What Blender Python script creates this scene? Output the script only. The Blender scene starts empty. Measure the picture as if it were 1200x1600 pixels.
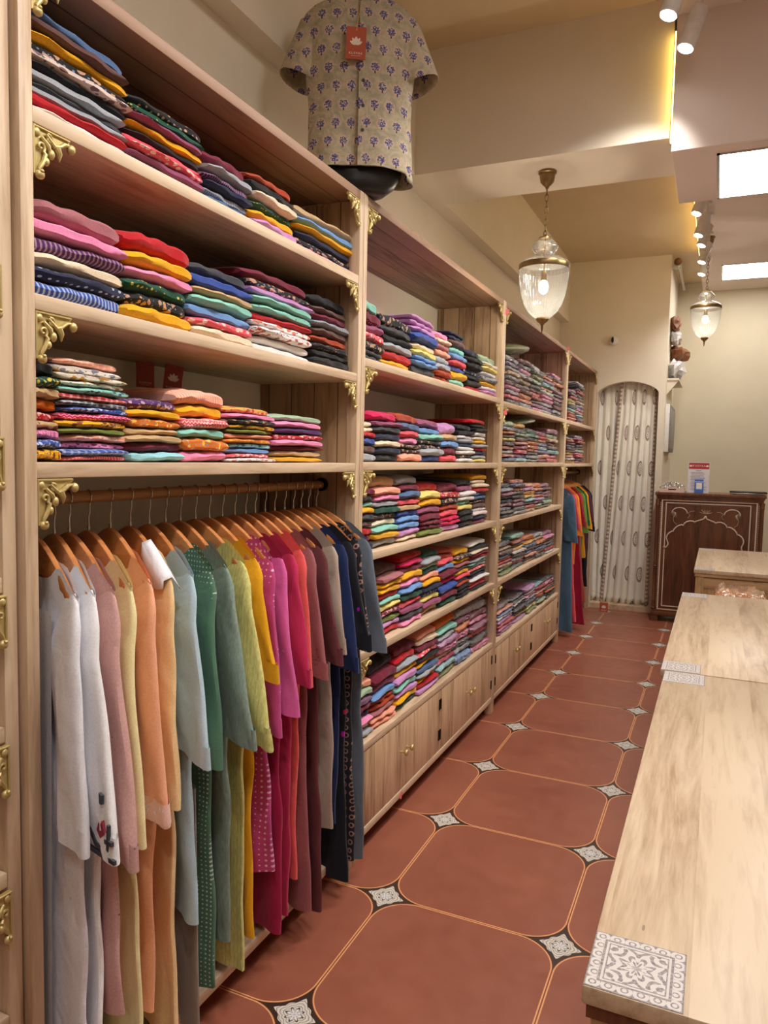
import bpy, bmesh, math, random
from mathutils import Vector, Matrix
PI = math.pi
SC = bpy.context.scene
COL = SC.collection
random.seed(7)

# ------------------------------------------------------------------ camera, exposure, lights
cam_d = bpy.data.cameras.new('camera'); cam = bpy.data.objects.new('camera', cam_d); COL.objects.link(cam)
SC.camera = cam
CAM_H = 1.5094
YAW, PITCH, ROLL = 0.4224, 0.0740, -0.0211
_f = Vector((-math.sin(YAW)*math.cos(PITCH), math.cos(YAW)*math.cos(PITCH), -math.sin(PITCH)))
_r = Vector((math.cos(YAW), math.sin(YAW), 0)); _d = _f.cross(_r)
_r2 = _r*math.cos(ROLL)+_d*math.sin(ROLL); _d2 = -_r*math.sin(ROLL)+_d*math.cos(ROLL)
_m = Matrix((_r2, -_d2, -_f)).transposed().to_4x4(); _m.translation = Vector((0, 0, CAM_H))
cam.matrix_world = _m
cam_d.sensor_fit = 'VERTICAL'; cam_d.sensor_height = 36.0
cam_d.lens = 36.0*1156.73/1600.0
cam_d.clip_start = 0.05
SC.view_settings.view_transform = 'Standard'; SC.view_settings.look = 'None'
SC.view_settings.gamma = 1; SC.view_settings.use_curve_mapping = False
EXPOSURE = 0.35
SPOT_W = 40.0; PANEL_E = 13.0; COVE_E = 7.0; BULB_W = 6.0
SC.view_settings.exposure = EXPOSURE
world = bpy.data.worlds.new('world'); SC.world = world; world.use_nodes = True
world.node_tree.nodes['Background'].inputs[0].default_value = (0.9, 0.85, 0.8, 1)
world.node_tree.nodes['Background'].inputs[1].default_value = 0.05

# ------------------------------------------------------------------ colour + node helpers
def lin(c):
    c = c/255.0
    return c/12.92 if c <= 0.04045 else ((c+0.055)/1.055)**2.4
def rgb(t): return (lin(t[0]), lin(t[1]), lin(t[2]), 1.0)

class NT:
    """small expression builder for shader maths"""
    def __init__(s, name):
        s.m = bpy.data.materials.new(name); s.m.use_nodes = True
        s.t = s.m.node_tree; s.n = s.t.nodes; s.l = s.t.links
        s.bsdf = s.n['Principled BSDF']
    def node(s, typ, **kw):
        n = s.n.new(typ)
        for k, v in kw.items(): setattr(n, k, v)
        return n
    def setin(s, sock, v):
        if hasattr(v, 'is_output') or isinstance(v, bpy.types.NodeSocket): s.l.new(v, sock)
        else: sock.default_value = v
    def math(s, op, a, b=0.0, c=0.0):
        n = s.node('ShaderNodeMath', operation=op)
        s.setin(n.inputs[0], a); s.setin(n.inputs[1], b)
        if op in ('MULTIPLY_ADD', 'SMOOTH_MIN', 'WRAP'): s.setin(n.inputs[2], c)
        return n.outputs[0]
    def add(s, a, b): return s.math('ADD', a, b)
    def sub(s, a, b): return s.math('SUBTRACT', a, b)
    def mul(s, a, b): return s.math('MULTIPLY', a, b)
    def lt(s, a, b): return s.math('LESS_THAN', a, b)
    def gt(s, a, b): return s.math('GREATER_THAN', a, b)
    def mx(s, a, b): return s.math('MAXIMUM', a, b)
    def mn(s, a, b): return s.math('MINIMUM', a, b)
    def ab(s, a): return s.math('ABSOLUTE', a)
    def frac(s, a): return s.math('FRACT', a)
    def length(s, a, b): return s.math('SQRT', s.add(s.mul(a, a), s.mul(b, b)))
    def coords(s, kind='Object', rnd=0.0):
        if kind == 'World': v = s.node('ShaderNodeNewGeometry').outputs['Position']
        else: v = s.node('ShaderNodeTexCoord').outputs[kind]
        if rnd:
            oi = s.node('ShaderNodeObjectInfo').outputs['Random']
            vm = s.node('ShaderNodeVectorMath', operation='ADD'); s.l.new(v, vm.inputs[0])
            c = s.node('ShaderNodeCombineXYZ'); s.l.new(s.mul(oi, rnd), c.inputs[0]); s.l.new(s.mul(oi, rnd*1.7), c.inputs[1]); s.l.new(s.mul(oi, rnd*.6), c.inputs[2])
            s.l.new(c.outputs[0], vm.inputs[1]); v = vm.outputs[0]
        return v
    def sep(s, v):
        n = s.node('ShaderNodeSeparateXYZ'); s.l.new(v, n.inputs[0]); return n.outputs[0], n.outputs[1], n.outputs[2]
    def comb(s, x, y, z=0.0):
        n = s.node('ShaderNodeCombineXYZ')
        for i, q in enumerate((x, y, z)): s.setin(n.inputs[i], q)
        return n.outputs[0]
    def scale(s, v, x, y, z):
        n = s.node('ShaderNodeVectorMath', operation='MULTIPLY'); s.l.new(v, n.inputs[0]); n.inputs[1].default_value = (x, y, z); return n.outputs[0]
    def noise(s, v, scale, detail=3, rough=.55, dist=0.0):
        n = s.node('ShaderNodeTexNoise'); s.l.new(v, n.inputs['Vector']); n.inputs['Scale'].default_value = scale
        n.inputs['Detail'].default_value = detail; n.inputs['Roughness'].default_value = rough; n.inputs['Distortion'].default_value = dist
        return n.outputs['Fac']
    def voronoi(s, v, scale, rnd=1.0, feat='F1'):
        n = s.node('ShaderNodeTexVoronoi', feature=feat); s.l.new(v, n.inputs['Vector']); n.inputs['Scale'].default_value = scale
        n.inputs['Randomness'].default_value = rnd
        return n
    def mix(s, f, a, b):
        n = s.node('ShaderNodeMix', data_type='RGBA'); s.setin(n.inputs[0], f); s.setin(n.inputs[6], a); s.setin(n.inputs[7], b); return n.outputs[2]
    def ramp(s, f, stops):
        n = s.node('ShaderNodeValToRGB'); s.l.new(f, n.inputs[0]); e = n.color_ramp.elements
        while len(e) < len(stops): e.new(.5)
        for i, (p, c) in enumerate(stops): e[i].position = p; e[i].color = c
        return n.outputs[0]
    def remap(s, f, a, b, c, d):
        n = s.node('ShaderNodeMapRange'); s.l.new(f, n.inputs[0])
        for i, q in enumerate((a, b, c, d)): n.inputs[1+i].default_value = q
        return n.outputs[0]
    def bump(s, h, strength=.3, dist=.002):
        n = s.node('ShaderNodeBump'); n.inputs['Strength'].default_value = strength; n.inputs['Distance'].default_value = dist
        s.l.new(h, n.inputs['Height']); s.l.new(n.outputs[0], s.bsdf.inputs['Normal']); return n.outputs[0]
    def vscale(s, col, f):
        n = s.node('ShaderNodeVectorMath', operation='SCALE'); s.setin(n.inputs[0], col[:3] if isinstance(col, tuple) else col); s.setin(n.inputs[3], f); return n.outputs[0]
    def out(s, base=None, rough=None, metal=None, **kw):
        if base is not None: s.setin(s.bsdf.inputs['Base Color'], base)
        if rough is not None: s.setin(s.bsdf.inputs['Roughness'], rough)
        if metal is not None: s.bsdf.inputs['Metallic'].default_value = metal
        for k, v in kw.items(): s.setin(s.bsdf.inputs[k], v)
        return s.m

def wood(name, axis, light=(218, 192, 162), dark=(170, 138, 108), plank=None, pw=.1, rough=.45, seam=False):
    t = NT(name); p = t.coords('World'); x, y, z = t.sep(p)
    a = {'x': (1.6, 17, 17), 'y': (17, 1.6, 17), 'z': (17, 17, 1.6)}[axis]
    q = t.scale(p, *a)
    if plank:
        c = {'x': x, 'y': y, 'z': z}[plank]
        idx = t.math('FLOOR', t.mul(c, 1.0/pw))
        wn = t.node('ShaderNodeTexWhiteNoise', noise_dimensions='1D'); t.l.new(idx, wn.inputs['W'])
        off = wn.outputs['Value']
        va = t.node('ShaderNodeVectorMath', operation='ADD'); t.l.new(q, va.inputs[0]); t.l.new(t.comb(t.mul(off, 9.0), t.mul(off, 5.0), t.mul(off, 7.0)), va.inputs[1]); q = va.outputs[0]
    n1 = t.noise(q, 1.0, 5, .6, 1.2); n2 = t.noise(q, 4.0, 3, .6, .4)
    big = t.noise(t.scale(p, *[k*.25 for k in a]), 1.0, 2, .5, 2.0)
    g = t.add(t.mul(n1, .55), t.add(t.mul(n2, .32), t.mul(big, .28)))
    if plank: g = t.add(g, t.mul(t.sub(off, .5), .16))
    col = t.ramp(g, [(.40, rgb(dark)), (.52, rgb([ (l*2+d)/3 for l, d in zip(light, dark)])), (.62, rgb(light))])
    h = n2
    if seam:
        fr = t.frac(t.mul(c, 1.0/pw)); s_ = t.gt(t.ab(t.sub(fr, .5)), .5-.0022/pw)
        col = t.mix(t.mul(s_, .75), col, rgb([k*.35 for k in dark]))
    knot = t.voronoi(t.scale(p, *{'x': (1, 4, 4), 'y': (4, 1, 4), 'z': (4, 4, 1)}[axis]), 1.3)
    col = t.mix(t.mul(t.lt(knot.outputs['Distance'], .022), .5), col, rgb([k*.45 for k in dark]))
    t.bump(h, .12, .001)
    return t.out(col, rough)

def paint(name, c, rough=.75, b=.05):
    t = NT(name); p = t.coords('World')
    n = t.noise(p, 3.0, 3); col = t.vscale(rgb(c)[:3], t.remap(n, .3, .7, .97, 1.03))
    t.bump(t.noise(p, 120.0, 2), b, .001)
    return t.out(col, rough)
def plain(name, c, rough=.5, metal=0.0, **kw):
    t = NT(name); p = t.coords('Object'); n = t.noise(p, 40.0, 3)
    col = t.vscale(rgb(c)[:3], t.remap(n, .3, .7, .93, 1.07))
    return t.out(col, rough, metal, **kw)
def emit(name, c, e):
    t = NT(name); t.bsdf.inputs['Emission Color'].default_value = rgb(c); t.bsdf.inputs['Emission Strength'].default_value = e
    return t.out(rgb(c), .5)

PAL = dict(W=((228, 224, 222), 'white'), C=((228, 208, 180), 'cream'), K=((24, 23, 28), 'black'), G=((60, 60, 66), 'charcoal'), g=((160, 164, 172), 'light grey'),
 N=((28, 34, 64), 'navy'), B=((52, 78, 158), 'royal blue'), b=((108, 150, 204), 'sky blue'), P=((236, 140, 182), 'pink'), H=((208, 18, 84), 'hot pink'),
 M=((112, 22, 48), 'maroon'), m=((146, 74, 108), 'mauve'), L=((196, 138, 192), 'lilac'), V=((80, 38, 98), 'purple'), Y=((228, 166, 12), 'mustard'),
 y=((230, 212, 120), 'pale yellow'), O=((216, 112, 22), 'orange'), R=((184, 20, 32), 'red'), r=((170, 62, 30), 'rust'), T=((194, 160, 116), 'tan'),
 t=((98, 68, 64), 'brown'), E=((18, 76, 58), 'dark green'), e=((160, 186, 154), 'sage green'), F=((134, 196, 180), 'seafoam'), S=((238, 160, 134), 'peach'),
 c=((228, 82, 96), 'coral'), d=((76, 102, 142), 'denim blue'), Q=((116, 128, 52), 'olive'), u=((166, 102, 108), 'dusty rose'), A=((148, 206, 216), 'aqua'))
SEC = dict(W=(186, 84, 70), C=(180, 120, 90), K=(196, 150, 120), G=(200, 200, 205), g=(90, 95, 120), N=(180, 190, 215), B=(190, 205, 235), b=(235, 240, 245), P=(120, 60, 110),
 H=(250, 160, 190), M=(210, 150, 150), m=(225, 190, 200), L=(110, 60, 120), V=(190, 150, 160), Y=(120, 60, 30), y=(120, 130, 70), O=(245, 190, 80), R=(235, 190, 180),
 r=(240, 200, 150), T=(120, 60, 30), t=(190, 150, 130), E=(215, 190, 80), e=(90, 120, 95), F=(50, 90, 120), S=(250, 205, 185), c=(255, 200, 190), d=(200, 215, 230),
 Q=(60, 60, 25), u=(200, 150, 150), A=(50, 110, 150))
PATN = {'': '', '1': 'printed ', '2': 'dotted ', '3': 'speckled ', '4': 'striped ', '5': 'checked ', '6': 'zigzag '}
_fab = {}
def fabric(code, wrapped=False, c1=None, c2=None, key=None, scale=1.0, folds=.35):
    k = key or (code, wrapped)
    if k in _fab: return _fab[k]
    L, pat = code[0], code[1:]
    c1 = c1 or PAL[L][0]; c2 = c2 or SEC[L]
    t = NT('fabric_'+(key or code)+('_wrapped' if wrapped else '')); p = t.coords('Object', 3.0)
    x, y, z = t.sep(p); A = rgb(c1); Bc = rgb(c2); col = A
    S_ = scale
    if pat == '1':
        v = t.voronoi(p, 48.0*S_); n = t.noise(p, 90.0*S_, 2)
        m = t.lt(t.add(v.outputs['Distance'], t.mul(n, .5)), .62)
        v2 = t.voronoi(p, 75.0*S_); m2 = t.lt(v2.outputs['Distance'], .22)
        col = t.mix(m2, t.mix(m, A, Bc), rgb([min(255, int(q*.5+60)) for q in c2[::-1]]))
    elif pat == '2':
        v = t.voronoi(p, 55.0*S_, .25); col = t.mix(t.lt(v.outputs['Distance'], .24), A, Bc)
    elif pat == '3':
        v = t.voronoi(p, 70.0*S_, .8); col = t.mix(t.lt(v.outputs['Distance'], .2), A, Bc)
    elif pat == '4':
        s = t.lt(t.frac(t.mul(t.add(y, t.mul(z, .15)), 95.0*S_)), .4); col = t.mix(t.mul(s, .7), A, Bc)
    elif pat == '5':
        s = t.lt(t.frac(t.mul(y, 42.0*S_)), .35); s2 = t.lt(t.frac(t.mul(t.add(z, t.mul(x, 1.0)), 42.0*S_)), .35)
        col = t.mix(t.mul(t.add(s, s2), .42), A, Bc)
    elif pat == '6':
        zz = t.frac(t.add(t.mul(z, 80.0), t.mul(t.ab(t.sub(t.frac(t.mul(y, 60.0)), .5)), 1.2))); col = t.mix(t.lt(zz, .4), A, Bc)
    weave = t.noise(p, 260.0, 2); fold = t.noise(p, 16.0, 3, .6, .6)
    col = t.vscale(col, t.remap(weave, .3, .7, .9, 1.1))
    h = t.add(t.mul(fold, 1.0), t.mul(weave, .06))
    if wrapped:
        cr = t.noise(p, 38.0, 4, .7, 2.5)
        hh = t.add(h, t.mul(cr, 1.2)); nb = t.bump(hh, .9, .006)
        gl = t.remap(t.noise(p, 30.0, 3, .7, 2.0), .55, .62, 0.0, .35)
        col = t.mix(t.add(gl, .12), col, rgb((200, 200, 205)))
        t.l.new(nb, t.bsdf.inputs['Coat Normal'])
        m = t.out(col, .4, None, **{'Coat Weight': 1.0, 'Coat Roughness': .08})
    else:
        t.bump(h, folds, .008)
        m = t.out(col, .88, None, **{'Sheen Weight': .15, 'Specular IOR Level': .25})
    _fab[k] = m
    return m

# ------------------------------------------------------------------ shared materials
M_wood_y = wood('mango_wood_along', 'y'); M_wood_z = wood('mango_wood_upright', 'z')
M_plank_y_shaded = wood('mango_planks_along_shaded', 'y', (158, 122, 96), (108, 76, 58), 'x', .095, .5, True)  # top board wood: shade of its underside put into the colour
M_plank_z_shaded = wood('mango_planks_upright_shaded', 'z', (182, 150, 118), (120, 90, 66), 'x', .095, .5, True)  # side panel wood darkened, shade inside the units is in the colour
M_door = wood('mango_door_planks', 'z', (222, 190, 154), (162, 128, 96), 'y', .12, .45)
M_table = wood('mango_table_planks', 'y', (222, 198, 168), (178, 148, 116), 'x', .128, .33)
M_tbody = wood('table_frame_wood', 'z', (206, 172, 128), (160, 122, 80))
M_tbody_x = wood('table_rail_wood', 'x', (206, 172, 128), (160, 122, 80))
M_walnut = wood('dark_walnut', 'z', (122, 78, 52), (74, 44, 30), None, .1, .35)
M_walnut_p = wood('dark_walnut_panel', 'z', (118, 72, 46), (74, 44, 28), 'x', .16, .35)
M_brass = plain('antique_brass', (206, 186, 128), .5, .65)
M_brass_l = plain('lamp_brass', (146, 122, 84), .35, 1.0)
M_steel = plain('steel_wire', (190, 188, 184), .25, 1.0)
M_black = plain('black_iron', (22, 21, 22), .5, .4)
M_hanger = wood('varnished_hanger_wood', 'x', (206, 138, 84), (170, 98, 54), None, .1, .18)
M_wall = paint('wall_cream_paint', (232, 222, 202)); M_wall_b = paint('wall_beige_paint', (220, 210, 184))
M_ceil = paint('ceiling_cream_paint', (216, 196, 162)); M_ceil_w = paint('false_ceiling_white_paint', (226, 212, 202))
M_white = plain('white_powder_coat', (225, 222, 218), .4)
M_ivory = plain('ivory_inlay', (226, 210, 190), .45)

# ------------------------------------------------------------------ mesh helpers
class MB:
    def __init__(s): s.v = []; s.f = []
    def addv(s, vs, fs):
        o = len(s.v); s.v += [tuple(q) for q in vs]; s.f += [tuple(i+o for i in f) for f in fs]; return s
    def box(s, x0, x1, y0, y1, z0, z1):
        return s.addv([(x0,y0,z0),(x1,y0,z0),(x1,y1,z0),(x0,y1,z0),(x0,y0,z1),(x1,y0,z1),(x1,y1,z1),(x0,y1,z1)],
            [(3,2,1,0),(4,5,6,7),(0,1,5,4),(1,2,6,5),(2,3,7,6),(3,0,4,7)])
    def tube(s, pts, r, n=8, closed=False, flat=1.0, up=None):
        pts = [Vector(p) for p in pts]; N = len(pts); vs = []; fs = []
        rs = r if isinstance(r, (list, tuple)) else [r]*N
        prev = None
        for i, p in enumerate(pts):
            a = pts[(i-1) % N] if (closed or i > 0) else p; b = pts[(i+1) % N] if (closed or i < N-1) else p
            t = (b-a).normalized()
            if up is not None: u = Vector(up)
            elif prev is None: u = Vector((0, 0, 1)) if abs(t.z) < .9 else Vector((1, 0, 0))
            else: u = prev
            u = (u - t*u.dot(t)); u = u.normalized() if u.length > 1e-6 else t.orthogonal().normalized()
            prev = u; w = t.cross(u)
            for k in range(n):
                an = 2*PI*k/n; vs.append(p + u*math.cos(an)*rs[i]*flat + w*math.sin(an)*rs[i])
        for i in range(N if closed else N-1):
            j = (i+1) % N
            for k in range(n): fs.append((i*n+k, i*n+(k+1)%n, j*n+(k+1)%n, j*n+k))
        if not closed:
            fs.append(tuple(range(n-1, -1, -1))); fs.append(tuple((N-1)*n+k for k in range(n)))
        return s.addv(vs, fs)
    def lathe(s, prof, n=24, c=(0,0,0), mod=None, capb=True, capt=True):
        vs = []; fs = []
        for i, (r, z) in enumerate(prof):
            for k in range(n):
                a = 2*PI*k/n; rr = r*(1 + (mod(i, a) if mod else 0)); vs.append((c[0]+rr*math.cos(a), c[1]+rr*math.sin(a), c[2]+z))
        for i in range(len(prof)-1):
            for k in range(n): fs.append((i*n+k, i*n+(k+1)%n, (i+1)*n+(k+1)%n, (i+1)*n+k))
        if capb: fs.append(tuple(range(n-1, -1, -1)))
        if capt: fs.append(tuple((len(prof)-1)*n+k for k in range(n)))
        return s.addv(vs, fs)
    def ell(s, c, r, n=12, m=8):
        vs = [(c[0], c[1], c[2]-r[2])]; fs = []
        for i in range(1, m):
            ph = -PI/2+PI*i/m
            for k in range(n):
                a = 2*PI*k/n; vs.append((c[0]+r[0]*math.cos(ph)*math.cos(a), c[1]+r[1]*math.cos(ph)*math.sin(a), c[2]+r[2]*math.sin(ph)))
        vs.append((c[0], c[1], c[2]+r[2])); T = len(vs)-1
        for k in range(n): fs.append((0, 1+(k+1)%n, 1+k)); fs.append((T, 1+(m-2)*n+k, 1+(m-2)*n+(k+1)%n))
        for i in range(m-2):
            for k in range(n): fs.append((1+i*n+k, 1+i*n+(k+1)%n, 1+(i+1)*n+(k+1)%n, 1+(i+1)*n+k))
        return s.addv(vs, fs)
    def prism(s, poly, d0, d1, plane='yz'):
        """polygon extruded from d0 to d1 across its plane"""
        def P(a, b, d): return {'yz': (d, a, b), 'xz': (a, d, b), 'xy': (a, b, d)}[plane]
        n = len(poly); vs = [P(a, b, d0) for a, b in poly]+[P(a, b, d1) for a, b in poly]
        fs = [tuple(range(n)), tuple(range(2*n-1, n-1, -1))]+[(i, i+n, (i+1)%n+n, (i+1)%n) for i in range(n)]
        return s.addv(vs, fs)
    def build(s, name, mat, parent=None, smooth=False, bevel=0.0, seg=2):
        me = bpy.data.meshes.new(name); me.from_pydata(s.v, [], s.f)
        bm = bmesh.new(); bm.from_mesh(me); bmesh.ops.recalc_face_normals(bm, faces=bm.faces)
        if bevel: bmesh.ops.bevel(bm, geom=list(bm.edges), offset=bevel, segments=seg, affect='EDGES', profile=.5)
        if bevel and seg > 1: smooth = True
        if smooth:
            for f in bm.faces: f.smooth = True
            if bevel or smooth == 'auto':
                for e in bm.edges:
                    if len(e.link_faces) == 2 and e.calc_face_angle(0) > .7: e.smooth = False
        bm.to_mesh(me); bm.free()
        me.materials.append(mat)
        o = bpy.data.objects.new(name, me); COL.objects.link(o)
        if parent: o.parent = parent
        return o
def tag(o, label, cat, group=None, kind=None):
    if label: o['label'] = label
    if cat: o['category'] = cat
    if group: o['group'] = group
    if kind: o['kind'] = kind
    return o
def struct(o): o['kind'] = 'structure'; return o
def empty(name, loc, label, cat, group=None, rz=0.0):
    o = bpy.data.objects.new(name, None); COL.objects.link(o); o.location = loc; o.rotation_euler = (0, 0, rz); o.empty_display_size = .1
    return tag(o, label, cat, group)
def shape(name, mb, mat, parent, world=True, **kw):
    """part given in world coordinates under a thing whose empty may be moved"""
    o = mb.build(name, mat, parent, **kw)
    if world and parent:
        l = parent.location
        for v in o.data.vertices: v.co.x -= l.x; v.co.y -= l.y; v.co.z -= l.z
    return o
def textmesh(name, s, size, mat, parent, loc, rot, ext=.0004, align='CENTER'):
    cu = bpy.data.curves.new(name, 'FONT'); cu.body = s; cu.size = size; cu.extrude = ext; cu.align_x = align; cu.align_y = 'CENTER'; cu.resolution_u = 3
    cu.space_character = 1.25
    tmp = bpy.data.objects.new(name+'_src', cu); COL.objects.link(tmp)
    dg = bpy.context.evaluated_depsgraph_get(); me = bpy.data.meshes.new_from_object(tmp.evaluated_get(dg)); bpy.data.objects.remove(tmp)
    me.name = name; me.materials.clear(); me.materials.append(mat)
    o = bpy.data.objects.new(name, me); COL.objects.link(o); o.parent = parent; o.location = loc; o.rotation_euler = rot
    return o
def snoise(x, y=0.0, s=0):
    return (math.sin(x*1.7+s*2.1+1.3*math.sin(y*2.3+s))+math.sin(y*2.9+s*3.7+1.1*math.sin(x*3.1+s*1.9))+math.sin((x+y)*4.3+s*5.3))/3.0

# ------------------------------------------------------------------ room shell
WX = -1.56; FSX = -1.157   # left wall, shelf front line
CL = 3.52; CR = 3.42       # left ceiling, lower right ceiling
def floor_mat():
    t = NT('terracotta_floor_tile'); x, y, z = t.sep(t.coords('World'))
    TW, TL = .5964, .6048; gx, gy = -.9727, 1.6426
    u = t.mul(t.sub(x, gx), 1/TW); v = t.mul(t.sub(y, gy), 1/TL)
    px = t.mul(t.sub(t.frac(u), .5), TW); py = t.mul(t.sub(t.frac(v), .5), TL)
    R = .13
    ax = t.mx(t.sub(t.ab(px), TW/2-R), 0.0); ay = t.mx(t.sub(t.ab(py), TL/2-R), 0.0)
    d = t.sub(t.length(ax, ay), R)
    qx = t.mul(t.sub(t.frac(t.add(u, .5)), .5), TW); qy = t.mul(t.sub(t.frac(t.add(v, .5)), .5), TL)
    a = t.add(t.ab(qx), t.ab(qy)); r = t.length(qx, qy); th = t.math('ARCTAN2', qy, qx)
    n = t.noise(t.coords('World'), 2.2, 5, .62); n2 = t.noise(t.coords('World'), 14.0, 3)
    # per tile tint
    wn = t.node('ShaderNodeTexWhiteNoise', noise_dimensions='2D'); t.l.new(t.comb(t.math('FLOOR', u), t.math('FLOOR', v)), wn.inputs['Vector'])
    g = t.add(t.add(t.mul(n, .75), t.mul(n2, .2)), t.mul(wn.outputs['Value'], .05))
    tile = t.ramp(g, [(.32, rgb((136, 76, 58))), (.7, rgb((158, 94, 72)))])
    line = rgb((226, 160, 108)); dark = rgb((60, 42, 34))
    col = t.mix(t.gt(d, 0.0), tile, dark)
    isline = t.mul(t.gt(d, -.0062), t.lt(d, -.0018))
    col = t.mix(isline, col, line)
    mid = t.mul(t.gt(d, -.0018), t.lt(d, .0003)); col = t.mix(mid, col, rgb((120, 66, 46)))
    c8 = t.math('COSINE', t.mul(th, 8.0)); c4 = t.math('COSINE', t.mul(th, 4.0))
    edge = t.sub(a, t.mul(c8, .0035))
    orn = t.lt(edge, .062)
    rings = t.lt(t.frac(t.mul(t.add(a, t.mul(t.math('COSINE', t.mul(th, 12.0)), .0022)), 88.0)), .26)
    pet = t.lt(t.ab(t.sub(r, t.mul(t.ab(c4), .026))), .0028)
    cen = t.lt(r, .0035)
    oc = t.mix(t.mx(t.mx(t.mul(rings, .7), pet), cen), rgb((214, 206, 194)), rgb((66, 58, 58)))
    oc = t.mix(t.mul(t.lt(r, t.mul(t.ab(c4), .022)), .6), oc, rgb((235, 235, 238)))
    col = t.mix(orn, col, oc)
    rough = t.remap(n2, .3, .7, .3, .42)
    t.bump(t.add(t.mul(n2, .3), t.mul(t.gt(d, -.0018), -.5)), .08, .002)
    return t.out(col, rough)
struct(MB().box(WX-.1, 2.3, -2.6, 9.3, -.05, 0).build('floor', floor_mat()))
struct(MB().box(WX-.15, WX, -2.6, 7.8, 0, 3.7).build('wall_left', M_wall))
struct(MB().box(2.2, 2.35, -2.6, 9.3, 0, 3.7).build('wall_right', M_wall))
struct(MB().box(WX-.1, 2.3, -2.65, -2.5, 0, 3.7).build('wall_rear', M_wall))
struct(MB().box(-.66, 2.3, 9.1, 9.25, 0, 3.7).build('wall_far', M_wall_b))
def arch_wall():
    # partition at the end of the shelves with an arched opening
    xl, xr, zs, zt = -1.155, -.572, 2.205, 2.315
    y0, y1 = 7.8, 7.9; top = 3.6
    N = 24; arc = [(xl+(xr-xl)*i/N, zs+(zt-zs)*math.sin(PI*i/N)**.62) for i in range(N+1)]
    vs = []; fs = []
    mb = MB()
    mb.box(WX, xl, y0, y1, 0, top); mb.box(xr, -.51, y0, y1, 0, top)
    for i in range(N):
        (xa, za), (xb, zb) = arc[i], arc[i+1]
        mb.addv([(xa,y0,za),(xb,y0,zb),(xb,y0,top),(xa,y0,top),(xa,y1,za),(xb,y1,zb),(xb,y1,top),(xa,y1,top)], [(0,1,2,3),(7,6,5,4),(0,4,5,1)])
    return mb
struct(arch_wall().build('wall_partition', M_wall))
struct(MB().box(-.568, -.51, 7.9, 9.1, 0, 3.6).build('wall_partition_side', M_wall))
struct(MB().box(WX, -.568, 8.9, 9.1, 0, 3.6).build('wall_alcove', M_wall))
struct(MB().box(WX-.1, -.16, -2.6, 9.3, CL, CL+.1).build('ceiling', M_ceil))
struct(MB().box(-.256, 2.3, -2.6, 3.52, CR, CR+.2).box(-.256, 2.3, 4.2, 9.3, CR, CR+.2).build('ceiling_lower', M_ceil_w))
struct(MB().box(-.256, 2.3, 3.52, 4.22, 2.852, 3.6).build('ceiling_bulkhead', M_ceil_w, bevel=.004, seg=1))
struct(MB().box(-1.47, -.268, 3.56, 4.02, 2.93, CL+.02).build('ceiling_cross_beam', M_wall))
struct(MB().box(WX, -1.47, -2.6, 7.8, 2.93, CL+.02).build('ceiling_wall_beam', M_wall))
struct(MB().box(-1.155, -.572, 7.82, 8.3, 0, .05).build('trim_1', M_wood_y))
# concealed cove strips mounted on the shaded side of the false ceiling
def cove(nm, y0, y1, z0, z1, lab):
    o = MB().box(-.262, -.2565, y0, y1, z0, z1).build(nm, emit('cove_led', (255, 214, 110), COVE_E)); return tag(o, lab, 'light', 'cove lights')
cove('cove_light', 3.53, 3.55, 2.9, 3.36, 'thin warm led strip hidden at the end of the cross beam')
cove('cove_light', 4.3, 7.7, CR+.02, CR+.04, 'long warm led strip along the edge of the lower ceiling')

def panel(x0, x1, y0, y1, z, lab, e=PANEL_E):
    t = empty('ceiling_panel_light', ((x0+x1)/2, (y0+y1)/2, z), lab, 'ceiling light', 'square ceiling panel lights')
    w = .012
    shape('frame', MB().box(x0, x1, y0, y0+w, z-.006, z).box(x0, x1, y1-w, y1, z-.006, z).box(x0, x0+w, y0, y1, z-.006, z).box(x1-w, x1, y0, y1, z-.006, z), M_steel, t)
    shape('diffuser', MB().box(x0+w, x1-w, y0+w, y1-w, z-.004, z), emit('panel_diffuser', (255, 250, 244), e), t)
panel(-.074, .53, 3.6, 4.19, 2.851, 'nearer glowing square panel light in the dropped bulkhead')
panel(-.07, .53, 7.95, 8.58, CR-.001, 'farther glowing square panel light above the reception counter')
panel(-.07, .53, 1.3, 1.9, CR-.001, 'added unseen square panel light above the nearest table, out of the frame')  # unseen panel, added to raise the room brightness
panel(-.07, .53, -1.2, -.6, CR-.001, 'added unseen square panel light behind the viewpoint')  # second unseen panel, likewise added for brightness

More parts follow.
